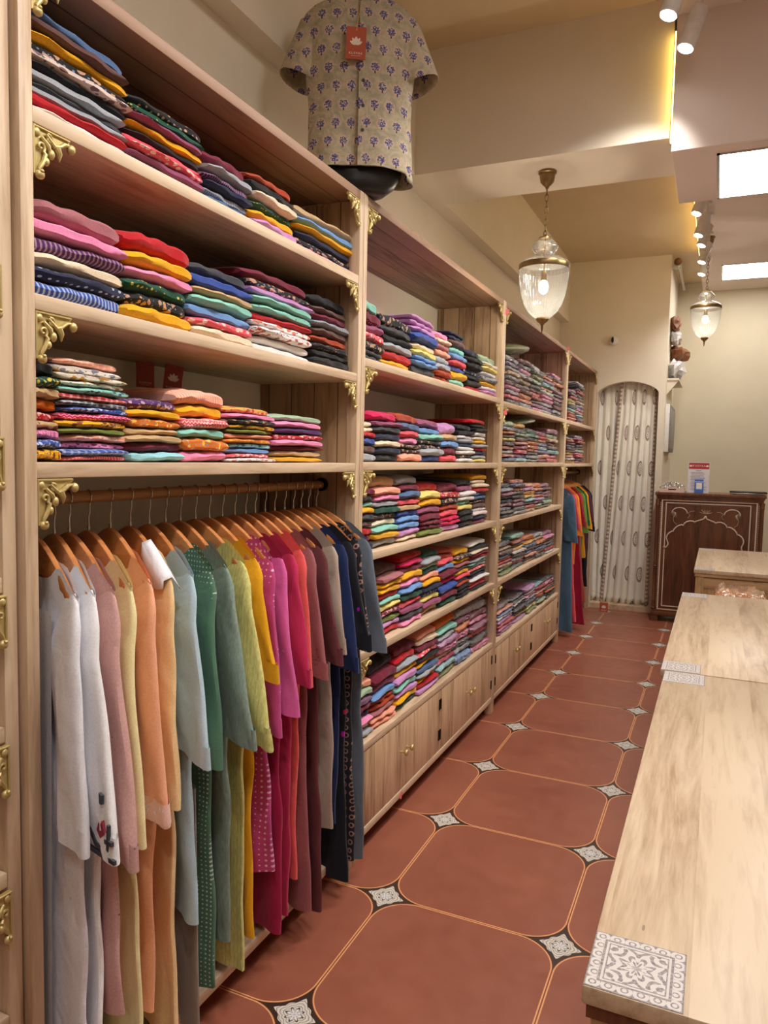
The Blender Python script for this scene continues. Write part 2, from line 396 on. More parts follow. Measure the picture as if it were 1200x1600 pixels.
def spot(x, y, lab, tz=3.17, ax=(-.11, .0, -.21), tgt=None, power=SPOT_W):
    """cylinder head on a short yoke; tip is the lens position"""
    tip = Vector((x, y, tz)); d = Vector((-.12, -.07, -.9)).normalized() if tgt is None else (Vector(tgt)-tip).normalized()
    base = Vector((x+.05, y+.045, CR))
    t = empty('track_spotlight', base, lab, 'spotlight', 'white track spotlights along the ceiling edge')
    hd = Vector((-.30, -.18, -1)).normalized(); a = tip-hd*.17
    shape('head', MB().tube([a, a+hd*.004, tip-hd*.004, tip], [.028, .034, .035, .033], 20), M_white, t, smooth='auto')
    shape('lens', MB().tube([tip-hd*.001, tip+hd*.002], [.029, .028], 20), emit('spot_lens', (255, 250, 244), 30.0), t)
    shape('yoke', MB().tube([base, Vector((base.x, base.y, CR-.07)), a+hd*.05+Vector((.03, .02, 0))], .006, 8).tube([base+Vector((0,0,.0)), base-Vector((0,0,.018))], .03, 16), M_white, t, smooth='auto')
    ld = bpy.data.lights.new('spot_beam', 'SPOT'); ld.energy = power; ld.spot_size = 1.75; ld.spot_blend = .9; ld.shadow_soft_size = .035; ld.color = (1.0, .97, .93)
    lo = bpy.data.objects.new('spot_beam', ld); COL.objects.link(lo); lo.parent = t
    lo.location = tip+hd*.012-base; dd = (Vector(tgt)-tip) if tgt else Vector((-1, 0, -1.3)); lo.rotation_euler = dd.to_track_quat('-Z', 'Y').to_euler()
M_fabtmp = None
spots = [(-.254, 3.05, 'track spotlight cut by the top edge, left of its neighbour', (-1.2, 2.3, 1.0)), (-.205, 3.31, 'white cylindrical track spotlight hanging before the bulkhead face', (-1.2, 3.6, .9)),
 (-.219, 5.46, 'first and nearest of the five spotlights beyond the bulkhead', (-1.2, 5.0, .9)), (-.219, 5.98, 'second of the five spotlights beyond the bulkhead', (-1.2, 5.8, .8)),
 (-.205, 6.26, 'third of the five spotlights beyond the bulkhead', (-.6, 7.6, 1.0)), (-.213, 6.77, 'fourth of the five spotlights beyond the bulkhead', (-1.2, 6.9, .9)),
 (-.221, 7.2, 'fifth and farthest of the spotlights beyond the bulkhead', (.1, 8.6, 1.3)),
 (-.22, 2.2, 'added unseen track spotlight above the hanging kurtas, out of the frame', (-1.2, 1.7, .8)), (-.22, 1.2, 'added unseen track spotlight above the nearest table, out of the frame', (-1.2, 1.3, 1.2)), (-.22, .3, 'added unseen track spotlight behind the viewpoint', (-1.1, .9, .6)),  # three unseen spotlights added to brighten the near area
 (-.22, 1.7, 'added unseen track spotlight over the table edge, out of the frame', (.2, 1.9, .77))]  # fourth added spotlight, unseen, brightens the table
for x, y, lab, tg in spots: spot(x, y, lab, tgt=tg, power=SPOT_W*(.6 if y in (7.2, 1.7) else 1))

# ------------------------------------------------------------------ brass corner brackets
def bracket_mesh(sgn=1, sz=.09):
    """scrollwork corner in the local y-z plane: corner at the origin, arms along +y*sgn and -z"""
    mb = MB(); k = sz/.09
    def P(a, b, x=0.0): return (x*k, sgn*a*k, -b*k)
    mb.prism([(sgn*a*k, -b*k) for a, b in [(0, 0), (.082, 0), (.084, .006), (.06, .02), (.04, .03), (.03, .045), (.02, .06), (.012, .085), (0, .088)]], -.004*k, .001*k)
    mb.tube([P(.001, .0025, .003), P(.082, .0025, .003)], .0022*k, 6); mb.tube([P(.0025, .001, .003), P(.0025, .086, .003)], .0022*k, 6)
    def scroll(c, r0, turns, a0, tail, dr=1):
        pts = []; N = 16
        for i in range(N):
            t = i/(N-1); r = r0*(.25+.75*t); a = a0+dr*turns*2*PI*t; pts.append(P(c[0]+r*math.cos(a), c[1]+r*math.sin(a), .005))
        rr = [.0022*k+.0008*k*i/N for i in range(N)]
        for q in tail: pts.append(P(q[0], q[1], .006)); rr.append(.0042*k)
        rr[-1] = .0025*k
        mb.tube(pts, rr, 8)
    scroll((.034, .017), .009, 1.0, -2.4, [(.045, .026), (.057, .022), (.068, .014), (.078, .012)], -1)
    scroll((.016, .036), .009, 1.0, .9, [(.025, .047), (.021, .06), (.014, .071), (.010, .078)], 1)
    def ell(c, r, x=.006): mb.ell(P(c[0], c[1], x), (r[2]*k, r[0]*k, r[1]*k), 10, 7)
    ell((.083, .018), (.0085, .0095, .008)); ell((.012, .086), (.0095, .0085, .008)); ell((.010, .012), (.007, .008, .005), .002)
    ell((.037, .043), (.0065, .0095, .007)); ell((.026, .059), (.0062, .008, .006)); ell((.0115, .081), (.004, .0035, .004), .012)
    mb.tube([P(.052, .026, .004), P(.056, .036, .006), P(.058, .048, .003)], [.007*k, .0055*k, .0012*k], 8)
    mb.tube([P(.018, .018, .004), P(.03, .03, .006), P(.036, .04, .006)], [.003*k, .005*k, .003*k], 8)
    return mb
_bk = {}
def bracket(parent, y, z, sgn, sz=.092, x=FSX-.006):
    key = (sgn, sz)
    if key not in _bk:
        o = bracket_mesh(sgn, sz).build('bracket', M_brass, None, smooth='auto'); _bk[key] = o.data; bpy.data.objects.remove(o)
    o = bpy.data.objects.new('bracket', _bk[key]); COL.objects.link(o); o.parent = parent; l = parent.location; o.location = (x-l.x, y-l.y, z-l.z)
    return o

PT = .029; TOPZ = 2.415; TH = .03
def unit(y0, y1, label, shelves, fx=FSX, cabinet=False, rail=None, bottom=False, bx=WX+.004):
    t = empty('shelving_unit', (-1.35, (y0+y1)/2, 0), label, 'shelf', 'wooden shelving units along the left wall')
    zb = 0.0
    # upright sides: plank panel with a front post
    for ys in (y0, y1-PT):
        shape('side_panel', MB().box(bx, fx-.03, ys+.004, ys+PT-.004, .06, TOPZ-TH), M_plank_z_shaded, t)
        shape('post', MB().box(fx-.04, fx, ys, ys+PT, zb, TOPZ-.0), M_wood_z, t, bevel=.0025)
    shape('top_board', MB().box(bx, fx-.001, y0+PT, y1-PT, TOPZ-TH, TOPZ-.001), M_plank_y_shaded, t, bevel=.002)
    for z in shelves:
        shape('shelf', MB().box(bx, fx-.0015, y0+PT, y1-PT, z-TH, z), M_wood_y, t, bevel=.003)
    levels = [TOPZ]+list(shelves if not cabinet else shelves[:-1])
    for z in levels:
        bracket(t, y0+PT+.001, z-TH-.001, 1); bracket(t, y1-PT-.001, z-TH-.001, -1)
    if cabinet:
        zt = shelves[-1]-TH; z0 = .105
        shape('bottom_rail', MB().box(fx-.03, fx, y0+PT, y1-PT, .075, z0), M_wood_y, t, bevel=.002)
        shape('cabinet_floor', MB().box(bx, fx-.03, y0+PT, y1-PT, .08, z0), M_wood_y, t)
        n = 4; a = y0+PT+.002; w = (y1-PT-.002-a)/n
        for i in range(n):
            d = shape('door', MB().box(fx-.024, fx-.003, a+i*w+.0015, a+(i+1)*w-.0015, z0+.002, zt-.004), M_door, t, bevel=.0015)
            ky = a+(i+1)*w-.032 if i % 2 == 0 else a+i*w+.032
            kb = MB(); kb.lathe([(.004, 0), (.0035, .012), (.006, .018), (.013, .024), (.0145, .028), (.012, .0325), (.004, .0345)], 14)
            kb.v = [(q[2], q[1], q[0]) for q in kb.v]; kb.v = [(q[0]+fx-.003-t.location.x, q[1]+ky-t.location.y, q[2]+.275) for q in kb.v]
            kb.build('knob', M_brass, d, smooth='auto')
            hy = a+i*w+.009 if i % 2 == 0 else a+(i+1)*w-.009
            for hz in (z0+.055, zt-.095):
                h = MB().box(fx-.004, fx+.0005, hy-.0045, hy+.0045, hz, hz+.05).tube([(fx, hy, hz), (fx, hy, hz+.05)], .003, 8)
                l = t.location; h.v = [(q[0]-l.x, q[1]-l.y, q[2]-l.z) for q in h.v]; h.build('hinge', M_black, d)
    if bottom:
        shape('bottom_shelf', MB().box(bx, fx-.002, y0+PT, y1-PT, .075, .105), M_wood_y, t, bevel=.002)
        shape('plinth', MB().box(bx, fx-.12, y0+PT, y1-PT, 0, .075), M_walnut, t)
    if rail:
        rx, rz = rail
        shape('hanging_rail', MB().tube([(rx, y0+PT-.003, rz), (rx, y1-PT+.003, rz)], .0135, 16), plain('rail_wood', (150, 106, 62), .4), t, smooth='auto')
        for ys, s in ((y0+PT, 1), (y1-PT, -1)):
            shape('rail_socket', MB().tube([(rx, ys, rz), (rx, ys+s*.012, rz)], .024, 16), M_black, t, smooth='auto')
    return t
RX, RZ = -1.29, 1.407
unit(.02, .958, 'shelving unit at the left edge, only its right post and shelf ends in view', [1.863, 1.562, 1.278, 1.0, .722, .44], fx=-1.171)
unit(.966, 2.355, 'nearest full unit, three stacked shelves above a rail of hanging kurtas', [2.13, 1.797, 1.486], rail=(RX, RZ), bottom=True)
unit(2.358, 4.205, 'second full unit, five shelves of unwrapped folded clothes above cabinet doors', [1.86, 1.49, 1.155, .79, .435], cabinet=True)
unit(4.208, 6.165, 'third full unit, five shelves of plastic wrapped clothes above cabinet doors', [1.85, 1.495, 1.15, .79, .42], cabinet=True)
unit(6.168, 7.765, 'farthest unit, two shelves over hanging dresses beside the curtain', [1.85, 1.49], rail=(-1.31, 1.40))

# ------------------------------------------------------------------ folded clothes
def folded_mesh(seed, layers, W=.25, D=.31, H=.04):
    rnd = random.Random(seed); mb = MB(); t = H/layers; NU, NV = 17, 26
    ph = rnd.random()*6
    for L in range(layers):
        off = rnd.uniform(-.006, .004)*(layers > 1); wof = rnd.uniform(-.008, .006)*(layers > 1); zc = t*(L+.5)
        vs = []; fs = []
        for i in range(NU):
            uu = -1+2*i/(NU-1); us = math.copysign(abs(uu)**.8, uu)
            prof = (1-abs(uu)**12)**.5 if abs(uu) < 1 else 0.0
            prof = max(prof, .5)
            y = us*(W/2+wof)
            yx = snoise(us*2.2, L*.5, ph)
            for j in range(NV):
                a = 2*PI*j/NV; ca, sa = math.cos(a), math.sin(a)
                cx = math.copysign(abs(ca)**.42, ca); cz = math.copysign(abs(sa)**.6, sa)
                x = -D/2+cx*(D/2)*(1-.05*abs(uu)**5)+off+.005*yx*(cx > 0)
                hz = t*.51*prof*(1+.12*snoise(us*3+1, cx*2, ph+L))
                z = zc+cz*hz
                # fold crease across the front of single puffy garments
                if layers == 1 and cx > .6: x += .004*math.cos(cz*3.0)*math.cos(us*2+ph)-.002
                z += .0035*snoise(us*2.5, cx*1.5, ph)-.003*abs(us)**4*(zc/H)+.0025*math.sin(us*2+ph)
                vs.append((x, y, max(z, 0.0)))
        for i in range(NU-1):
            for j in range(NV): fs.append((i*NV+j, i*NV+(j+1)%NV, (i+1)*NV+(j+1)%NV, (i+1)*NV+j))
        fs.append(tuple(range(NV))); fs.append(tuple((NU-1)*NV+j for j in range(NV-1, -1, -1)))
        mb.addv(vs, fs)
    return mb
FM = []
for sd, ly in ((1, 1), (2, 1), (3, 1), (4, 1), (5, 2), (6, 2), (7, 1), (8, 1), (9, 2), (10, 1)):
    o = folded_mesh(sd, ly).build('folded_garment', M_white, None, smooth='auto'); FM.append((ly, o.data)); bpy.data.objects.remove(o)
def bag_mesh(seed):
    """folded garment in its clear bag: crumpled edges and a flap"""
    rnd = random.Random(seed); mb = folded_mesh(seed+40, 1, .24, .30, .036)
    v = []
    for (x, y, z) in mb.v:
        k = 1+.05*snoise(y*40, x*30, seed); v.append((x*k+.006*snoise(y*70, z*90, seed), y*(1+.03*snoise(x*50, z*60, seed)), z+.0045*snoise(x*60, y*70, seed)))
    mb.v = v
    # crimped plastic ears at both front corners
    for s in (-1, 1):
        mb.addv([(0, s*.1, .018), (-.02, s*.132, .024+.006*rnd.random()), (-.07, s*.134, .017), (-.08, s*.1, .018), (.004, s*.095, .012)], [(0, 1, 2, 3), (0, 4, 1)])
    return mb
BG = []
for sd in range(6):
    o = bag_mesh(sd).build('wrapped_garment', M_white, None, smooth='auto'); BG.append(o.data); bpy.data.objects.remove(o)
TABLE = [
 ('A1',2.13,[(1.02, 1.27, 0.2, 'd t Y K1 W1 K g G g R W'), (1.266, 1.526, 0.162, 'K2 E3 m Y K c c1 m E'), (1.526, 1.734, 0.139, 'M g V4 N g4 d'), (1.734, 1.966, 0.159, 'r K C E3 Y L'), (1.966, 2.36, 0.138, 'T b Y N K1 L')]),
 ('A2',1.797,[(1.019, 1.259, 0.191, 'u P V4 C N2 B4'), (1.255, 1.481, 0.201, 'R Y P E2 K1 Y'), (1.454, 1.735, 0.189, 'G B T F b c1 C'), (1.723, 2.077, 0.235, 'M K1 L F F3 R W W1 W W'), (2.009, 2.328, 0.234, 'K t M g4 t r K2 K K')]),
 ('A3',1.486,[(1.016, 1.08, 0.193, 'K E1 T O R1 T1 P5 B1 Y1'), (1.069, 1.263, 0.212, 'S5 W1 T1 T1 F1 R5 G5 B1 H6 Y1 Q S1 P1 B5 c4'), (1.253, 1.441, 0.143, 'V1 Y O1 T T M A'), (1.427, 1.624, 0.178, 'S4 Y c6 F O1 P'), (1.61, 1.851, 0.152, 'O5 P K1 Y1 Q S O5 A1 b c1 W1'), (1.851, 2.154, 0.145, 'e P V R1 P M T Y')]),
 ('B1',1.86,[(2.449, 2.613, 0.226, 'F M2 m c1 K1 G'), (2.595, 2.915, 0.208, 'K1 G K g R Y'), (2.886, 3.203, 0.251, 'L L B C y b G'), (3.161, 3.398, 0.234, 'P C u S g g r r'), (3.343, 3.626, 0.261, 'N t F b c B Y F'), (3.554, 3.894, 0.211, 'N K K N1 K K R'), (3.824, 4.268, 0.22, 'e W y W g1 Y W L')]),
 ('B2',1.49,[(2.449, 2.555, 0.147, 'C R B t g'), (2.538, 2.798, 0.193, 'H m G N C N K'), (2.778, 3.028, 0.202, 'r d c P K1 S'), (3.005, 3.31, 0.189, 'm b F K1 g B'), (3.283, 3.547, 0.187, 'L T b M c'), (3.507, 3.793, 0.192, 'K K W g d W W K1 W'), (3.759, 4.032, 0.232, 'R K K W W Y g R N g y')]),
 ('B3',1.155,[(2.453, 2.554, 0.268, 'T M K F Y G t R M N'), (2.543, 2.798, 0.277, 'T S P g E K1 C F Y g'), (2.784, 3.035, 0.274, 'g M d c T B b b L C'), (3.02, 3.309, 0.237, 'R y Y m M M3 Q'), (3.283, 3.577, 0.231, 'M R1 K1 r c H L'), (3.547, 3.815, 0.245, 'K m W W F y K K K'), (3.781, 4.081, 0.268, 'Y C C R d d K1 t W5 W5 N m')]),
 ('B4',0.79,[(2.625, 2.846, 0.278, 't u Y Y R F y M1 Q L R'), (2.825, 3.084, 0.309, 'R H M Y P b E c m G P'), (3.06, 3.32, 0.289, 'E g e E S Y N B1 y m T'), (3.293, 3.569, 0.275, 'r c b M H B M E'), (3.548, 3.794, 0.25, 'Y K1 Y u t Y1 c d r K K K'), (3.76, 4.135, 0.267, 'W K C M R g F g c1 K N W R c K')]),
 ('B5',0.435,[(2.462, 2.576, 0.252, 'S S e V4 M N P W g'), (2.547, 2.805, 0.264, 'K M m b r u S'), (2.778, 3.052, 0.267, 'M R g Y L F L Y E'), (3.029, 3.312, 0.279, 'S C M c1 K Y4 d g Y R L'), (3.276, 3.6, 0.288, 'O F g L P T H A Q'), (3.579, 3.851, 0.286, 'g m O P G g b'), (3.817, 4.161, 0.281, 'g M P m c G P')]),
 ('C1',1.85,[(4.428, 4.746, 0.301, 'g V g T g t P g c G'), (4.696, 5.07, 0.327, 'M G P g T t G O S g'), (5.032, 5.393, 0.325, 'g G Q e G t c r G m P'), (5.35, 5.78, 0.312, 'G O m A S e P P g L g'), (5.732, 6.166, 0.339, 'P G O T m G m G M g G')]),
 ('C2',1.495,[(4.399, 4.679, 0.258, 'e g O t y G S g S d'), (4.646, 4.993, 0.26, 'Y G e G S m c L A'), (4.956, 5.326, 0.232, 'G F G O O S G g g'), (5.284, 5.678, 0.228, 'm c O d g b S L'), (5.586, 6.102, 0.263, 'm e T m t A P c')]),
 ('C3',1.15,[(4.369, 4.677, 0.214, 'G g m G d M g G G'), (4.644, 4.989, 0.236, 'S d O G G M m G g'), (4.952, 5.279, 0.2, 'S L Y Y A G c T'), (5.238, 5.556, 0.193, 'O S V O L L e T'), (5.512, 5.885, 0.186, 'm t m u A e g')]),
 ('C4',0.79,[(4.383, 4.709, 0.207, 'G T t b O H T e Q'), (4.66, 5.042, 0.233, 'F r V Y W G g H E'), (5.005, 5.357, 0.191, 'O Y d t d S G T'), (5.316, 5.686, 0.178, 'g T O N d S G'), (5.64, 6.08, 0.163, 'm P G t G R W')]),
 ('C5',0.42,[(4.384, 4.826, 0.183, 't S b W L c P L'), (4.775, 5.135, 0.168, 'G G W G G G G y L'), (5.078, 5.459, 0.187, 'L g P g G d y Q'), (5.396, 5.751, 0.156, 'A R P S O O G e t'), (5.681, 6.124, 0.159, 'G P t O G O G G G')]),
 ('D1',1.85,[(6.481, 6.927, 0.293, 'm G R C y G A T R S R'), (6.86, 7.513, 0.385, 'g G g R K t T g L S A G P')]),
 ('D2',1.49,[(6.469, 6.978, 0.232, 'g O m G V T y S W Y'), (6.91, 7.488, 0.26, 'g P R G t e P c G P')]),
]
ORD = ['top', 'second from top', 'third from top', 'fourth from top', 'fifth from top', 'sixth from top', 'seventh from top', 'eighth from top', 'ninth from top', 'tenth from top', 'eleventh from top', 'twelfth from top', 'thirteenth from top', 'fourteenth from top', 'fifteenth from top']
NTH = ['first', 'second', 'third', 'fourth', 'fifth', 'sixth', 'seventh']
UN = dict(A='nearest unit', B='second unit', C='third unit', D='farthest unit')
SHN = {'A': ['top', 'middle', 'bottom'], 'B': ['top', 'second', 'third', 'fourth', 'lowest'], 'C': ['top', 'second', 'third', 'fourth', 'lowest'], 'D': ['upper', 'lower']}
SPECIAL = {('A3', 1, 2): ((226, 214, 196), (186, 130, 34)), ('A3', 1, 3): ((226, 214, 196), (186, 130, 34)), ('A3', 1, 1): ((222, 212, 202), (120, 126, 150)),
 ('A1', 0, 4): ((214, 196, 186), (120, 90, 90)), ('A2', 3, 6): ((232, 226, 222), (230, 120, 90)), ('A3', 4, 0): ((214, 160, 74), (180, 60, 40))}
jobs = []
for key, z, stacks in TABLE:
    u, lv = key[0], int(key[1])-1
    prev = -1
    for si, (y0, y1, H, items) in enumerate(stacks):
        if si == 0 and u == 'A': y0 = .998 if key != 'A3' else .85
        if si == 0 and u == 'B' and y1-y0 < .2: y0 = y1-.2
        if key[0] == 'B' and si == 0 and y0 < 2.392: y0 = 2.392
        if si and y0 < prev-.006: y0 = prev-.006
        if y1-y0 > .40: y1 = y0+.36
        if key == 'A3' and si == 0: y0 = 1.0
        prev = y1
        it = items.split(); n = len(it); rnd = random.Random(hash_ := (ord(key[0])*131+lv*17+si*7))
        wts = [rnd.uniform(.8, 1.2)*(1.35 if (k == 0) else 1.0) for k in range(n)]; tot = sum(wts)
        zz = z+.0015; W = (y1-y0); yc = (y0+y1)/2
        for k in range(n-1, -1, -1):
            th = H*wts[k]/tot
            wrapped = u in 'CD' or (key == 'B5' and (si >= 5 or (si == 4 and k > 1)))
            w = W*rnd.uniform(.95, 1.03); jx = rnd.uniform(-.012, .012); jy = rnd.uniform(-.006, .006)
            if k == 0: jx -= .015
            dist = (yc*yc+1.18**2+(zz-1.5)**2)**.5
            code = it[k]; pn = PATN[code[1:]]; cn = PAL[code[0]][1]
            pos = ORD[k] if k else 'topmost'
            if n > 1 and k == n-1: pos = 'bottommost'
            lab = '%s%s %s, %s, %s pile from left, %s shelf, %s' % (pn, cn, 'wrapped garment' if wrapped else 'folded garment', pos, NTH[si], SHN[u][lv], UN[u])
            lab = lab.replace('garment, topmost', 'garment topmost')
            jobs.append(dict(u=u, wrapped=wrapped, loc=(-1.185+jx, yc+jy, zz), w=w, th=th, code=code, lab=lab, area=th*w/dist**2, seed=rnd.random(), rz=rnd.uniform(-.035, .035), key=(key, si, k), shelf=key, si=si))
            zz += th*.985
free = [j for j in jobs if not j['wrapped']]; free.sort(key=lambda j: -j['area'])
rest = set(id(j) for j in free[300:])
restmb = MB(); restmats = []; restfi = []
GN = dict(A='folded kurtas on the nearest unit', B='folded kurtas on the second unit', C='plastic wrapped clothes on the third unit', D='plastic wrapped clothes on the farthest unit')
for j in jobs:
    if j['wrapped']:
        me = BG[int(j['seed']*6) % 6]; base = (.24, .036); D0 = .30
    else:
        opts = [m for ly, m in FM if ly == 1 or j['th'] > .034]
        me = opts[int(j['seed']*997) % len(opts)]; base = (.25, .04)
    sp = SPECIAL.get(j['key'])
    mat = fabric(j['code'] if not sp else j['code'][0]+'1', j['wrapped'], sp and sp[0], sp and sp[1], key=('pattern_%s_%d_%d' % j['key']) if sp else None, scale=.8 if sp else 1.0)
    scl = (1.0, j['w']/base[0], j['th']/base[1]*(1.0 if j['wrapped'] else 1.1))
    if id(j) in rest:
        if mat not in restmats: restmats.append(mat)
        mi = restmats.index(mat); c, s = math.cos(j['rz']), math.sin(j['rz']); vs = []
        for v in me.vertices:
            x, y, z = v.co.x, v.co.y*scl[1], v.co.z*scl[2]; vs.append((x*c-y*s+j['loc'][0], x*s+y*c+j['loc'][1], z+j['loc'][2]))
        fs = [tuple(p.vertices) for p in me.polygons]; restmb.addv(vs, fs); restfi += [mi]*len(fs)
        continue
    o = bpy.data.objects.new('wrapped_garment' if j['wrapped'] else 'folded_garment', me.copy() if False else me); COL.objects.link(o)
    if not me.materials: me.materials.append(M_white)
    o.material_slots[0].link = 'OBJECT'; o.material_slots[0].material = mat
    o.location = j['loc']; o.scale = scl; o.rotation_euler = (0, 0, j['rz'])
    tag(o, j['lab'], 'folded clothes' if not j['wrapped'] else 'wrapped clothes', GN[j['u']] if not (j['u'] == 'B' and j['wrapped']) else 'plastic wrapped clothes on the second unit')
me = bpy.data.meshes.new('folded_garments'); me.from_pydata(restmb.v, [], restmb.f)
for m in restmats: me.materials.append(m)
me.polygons.foreach_set('material_index', restfi); me.polygons.foreach_set('use_smooth', [True]*len(restfi)); me.update()
o = bpy.data.objects.new('folded_garments', me); COL.objects.link(o); tag(o, 'remaining small folded garments in the piles of the second unit', 'folded clothes', None, 'stuff')
# the bulky olive bag lying on the third unit's top shelf and a pale one below
def bulky(loc, r, mat, lab, sd=1):
    mb = MB().ell((0, 0, 0), r, 28, 18); v = []
    for x, y, z in mb.v:
        k = 1+.10*snoise(x*22+sd, y*22, sd)+.05*snoise(y*60, z*60, sd+1); v.append((x*k, y*k, z*k))
    mb.v = v; o = mb.build('garment_bag', mat, None, smooth=True); o.location = loc; o.rotation_euler = (.12, 0, 0); tag(o, lab, 'wrapped clothes', 'bulky bags on the third unit')
bulky((-1.30, 4.78, 2.225), (.13, .26, .038), fabric('Q', True), 'bulky olive green garment bag lying across the top shelf of the third unit')
bulky((-1.30, 5.10, 1.778), (.12, .2, .022), fabric('e', True), 'pale green garment bag lying on the second shelf of the third unit', 3)

# ------------------------------------------------------------------ hanging clothes
def shoulder_z(x, hw=.21):
    return -.072-.128*(min(1.15, abs(x)/hw))**1.45
def hanger(loc, rz, label, group, dark=0.0, rr=.0135):
    t = empty('clothes_hanger', loc, label, 'hanger', group, rz)
    hw = .182; mb = MB(); N = 22; top = []; bot = []
    for i in range(N+1):
        x = -hw+2*hw*i/N; zt = shoulder_z(x)-.003; h = .052*(1-(abs(x)/hw)**1.3)+.022
        if abs(x) < .1: zt += 0
        top.append((x, zt)); bot.append((x, zt-h))
    # rounded tips
    mb.prism(top+bot[::-1], -.0065, .0065, 'xz')
    mb.build('shoulder_bar', M_hanger, t, bevel=.0035, seg=2)
    pts = [(0, 0, -.075), (0, 0, -.045), (.006, 0, -.034)]
    for i in range(11):
        a = -PI*.38+PI*1.25*i/10; pts.append(((rr+.002)*math.cos(a), 0, (rr+.002)*math.sin(a)))
    MB().tube(pts, .0017, 8).tube([(0, 0, -.078), (0, 0, -.066)], .0035, 10).build('hook', M_steel, t, smooth='auto')
    return t

def body_surface(p):
    """closed cloth tube: shoulder line to hem"""
    hem, w0, wh, th, A, sd = p['hem'], .2, p['wh'], p.get('th', .02), p.get('fold', .010), p['seed']
    NT_, NS = 34, 56; vs = []; fs = []
    neck = p.get('neck', .125)
    for i in range(NT_):
        t = (i/(NT_-1))**1.15
        w = w0*(1-.10*math.sin(min(1, t/.3)*PI*.5)*(1-t)) + (wh-w0)*t**1.2
        d = .0085+(th-.0085)*min(1, t/.18)
        for k in range(NS):
            a = 2*PI*k/NS; ca = math.cos(a); sa = math.sin(a)
            s = math.copysign(abs(ca)**.8, ca); dd = math.copysign(abs(sa)**.7, sa)
            x = w*s; z0 = shoulder_z(w0*s)+.004+.008*min(1, abs(w0*s)/.13)
            if abs(w0*s) < neck:
                dip = (1-(w0*s/neck)**2); z0 -= dip**.7*(.085 if dd < 0 else .03)
            z = z0+(hem-z0)*t
            f = A*(.15+t)*(math.sin(s*p.get('kf', 7)+sd+t*1.5)+.5*math.sin(s*13+sd*2.3-t*2))
            y = d*dd+f*min(1, t*4)+.004*snoise(s*4, t*7, sd)
            x += .012*t*math.sin(t*5+sd)*(1 if ca > 0 else -1)+ .003*snoise(t*9, s*3, sd)
            if i == NT_-1: z += .006*math.sin(s*4+sd)
            y += .0025*math.sin(x*30-z*22+sd*3)*min(1, t*4); vs.append((max(x, -.232), y, z))
    for i in range(NT_-1):
        for k in range(NS): fs.append((i*NS+k, i*NS+(k+1)%NS, (i+1)*NS+(k+1)%NS, (i+1)*NS+k))
    # inner lining strip so the open hem has depth
    o = (NT_-1)*NS; base = len(vs)
    for k in range(NS):
        x, y, z = vs[o+k]; vs.append((x*.97, y*.75, z+.03))
    for k in range(NS): fs.append((o+k, o+(k+1)%NS, base+(k+1)%NS, base+k))
    return vs, fs
def sleeve_surface(p, sg):
    L, cz, sd = p['sl'], p.get('cuffw', .058), p['seed']+sg
    NT_, NS = 26, 24; vs = []; fs = []; z0 = shoulder_z(.185)+.006; zc = z0-L
    splay = p.get('splay', .085); yo = -.015 if sg > 0 else .004
    for i in range(NT_):
        t = i/(NT_-1); z = z0+(zc-z0)*t
        xo = .186+.030*min(1, t/.12)**.5+splay*t+.003*math.sin(t*4+sd)
        full = p.get('sw', .150)-(p.get('sw', .150)-2*cz)*t
        wd = .03+(full-.03)*min(1, t/.22)**.6
        xo = xo if sg > 0 else min(xo, .235)
        xi = xo-wd; cx, hx = (xo+xi)/2, (xo-xi)/2; hy = .004+.0095*min(1, t/.15)
        for k in range(NS):
            a = 2*PI*k/NS; ca, sa = math.cos(a), math.sin(a)
            ex = math.copysign(abs(ca)**.6, ca); ey = math.copysign(abs(sa)**.8, sa)
            x = cx+hx*ex; y = yo*min(1, t*4)+hy*ey-.010*t
            y += .003*math.sin(x*38+z*26+sd)*min(1, t*4)+.0035*math.sin(ex*3.2+sd+t*5)*min(1, t*3)+.0025*math.sin(ex*6+sd*2-t*9)*t
            zz = z-.010*t*ex+(.012*math.sin(t*PI)*math.sin(ex*2+sd) if t < 1 else 0)
            vs.append((sg*x, y, zz))
    for i in range(NT_-1):
        for k in range(NS): fs.append((i*NS+k, i*NS+(k+1)%NS, (i+1)*NS+(k+1)%NS, (i+1)*NS+k))
    o = (NT_-1)*NS; base = len(vs)
    for k in range(NS):
        x, y, z = vs[o+k]; cx = sg*((.186+.030+splay if sg > 0 else min(.216+splay, .235))-cz); vs.append((cx+(x-cx)*.93, yo-.010+(y-yo+.010)*.7, z+.05))
    for k in range(NS): fs.append((o+k, o+(k+1)%NS, base+(k+1)%NS, base+k))
    fs.append(tuple(range(NS)))
    return vs, fs, zc
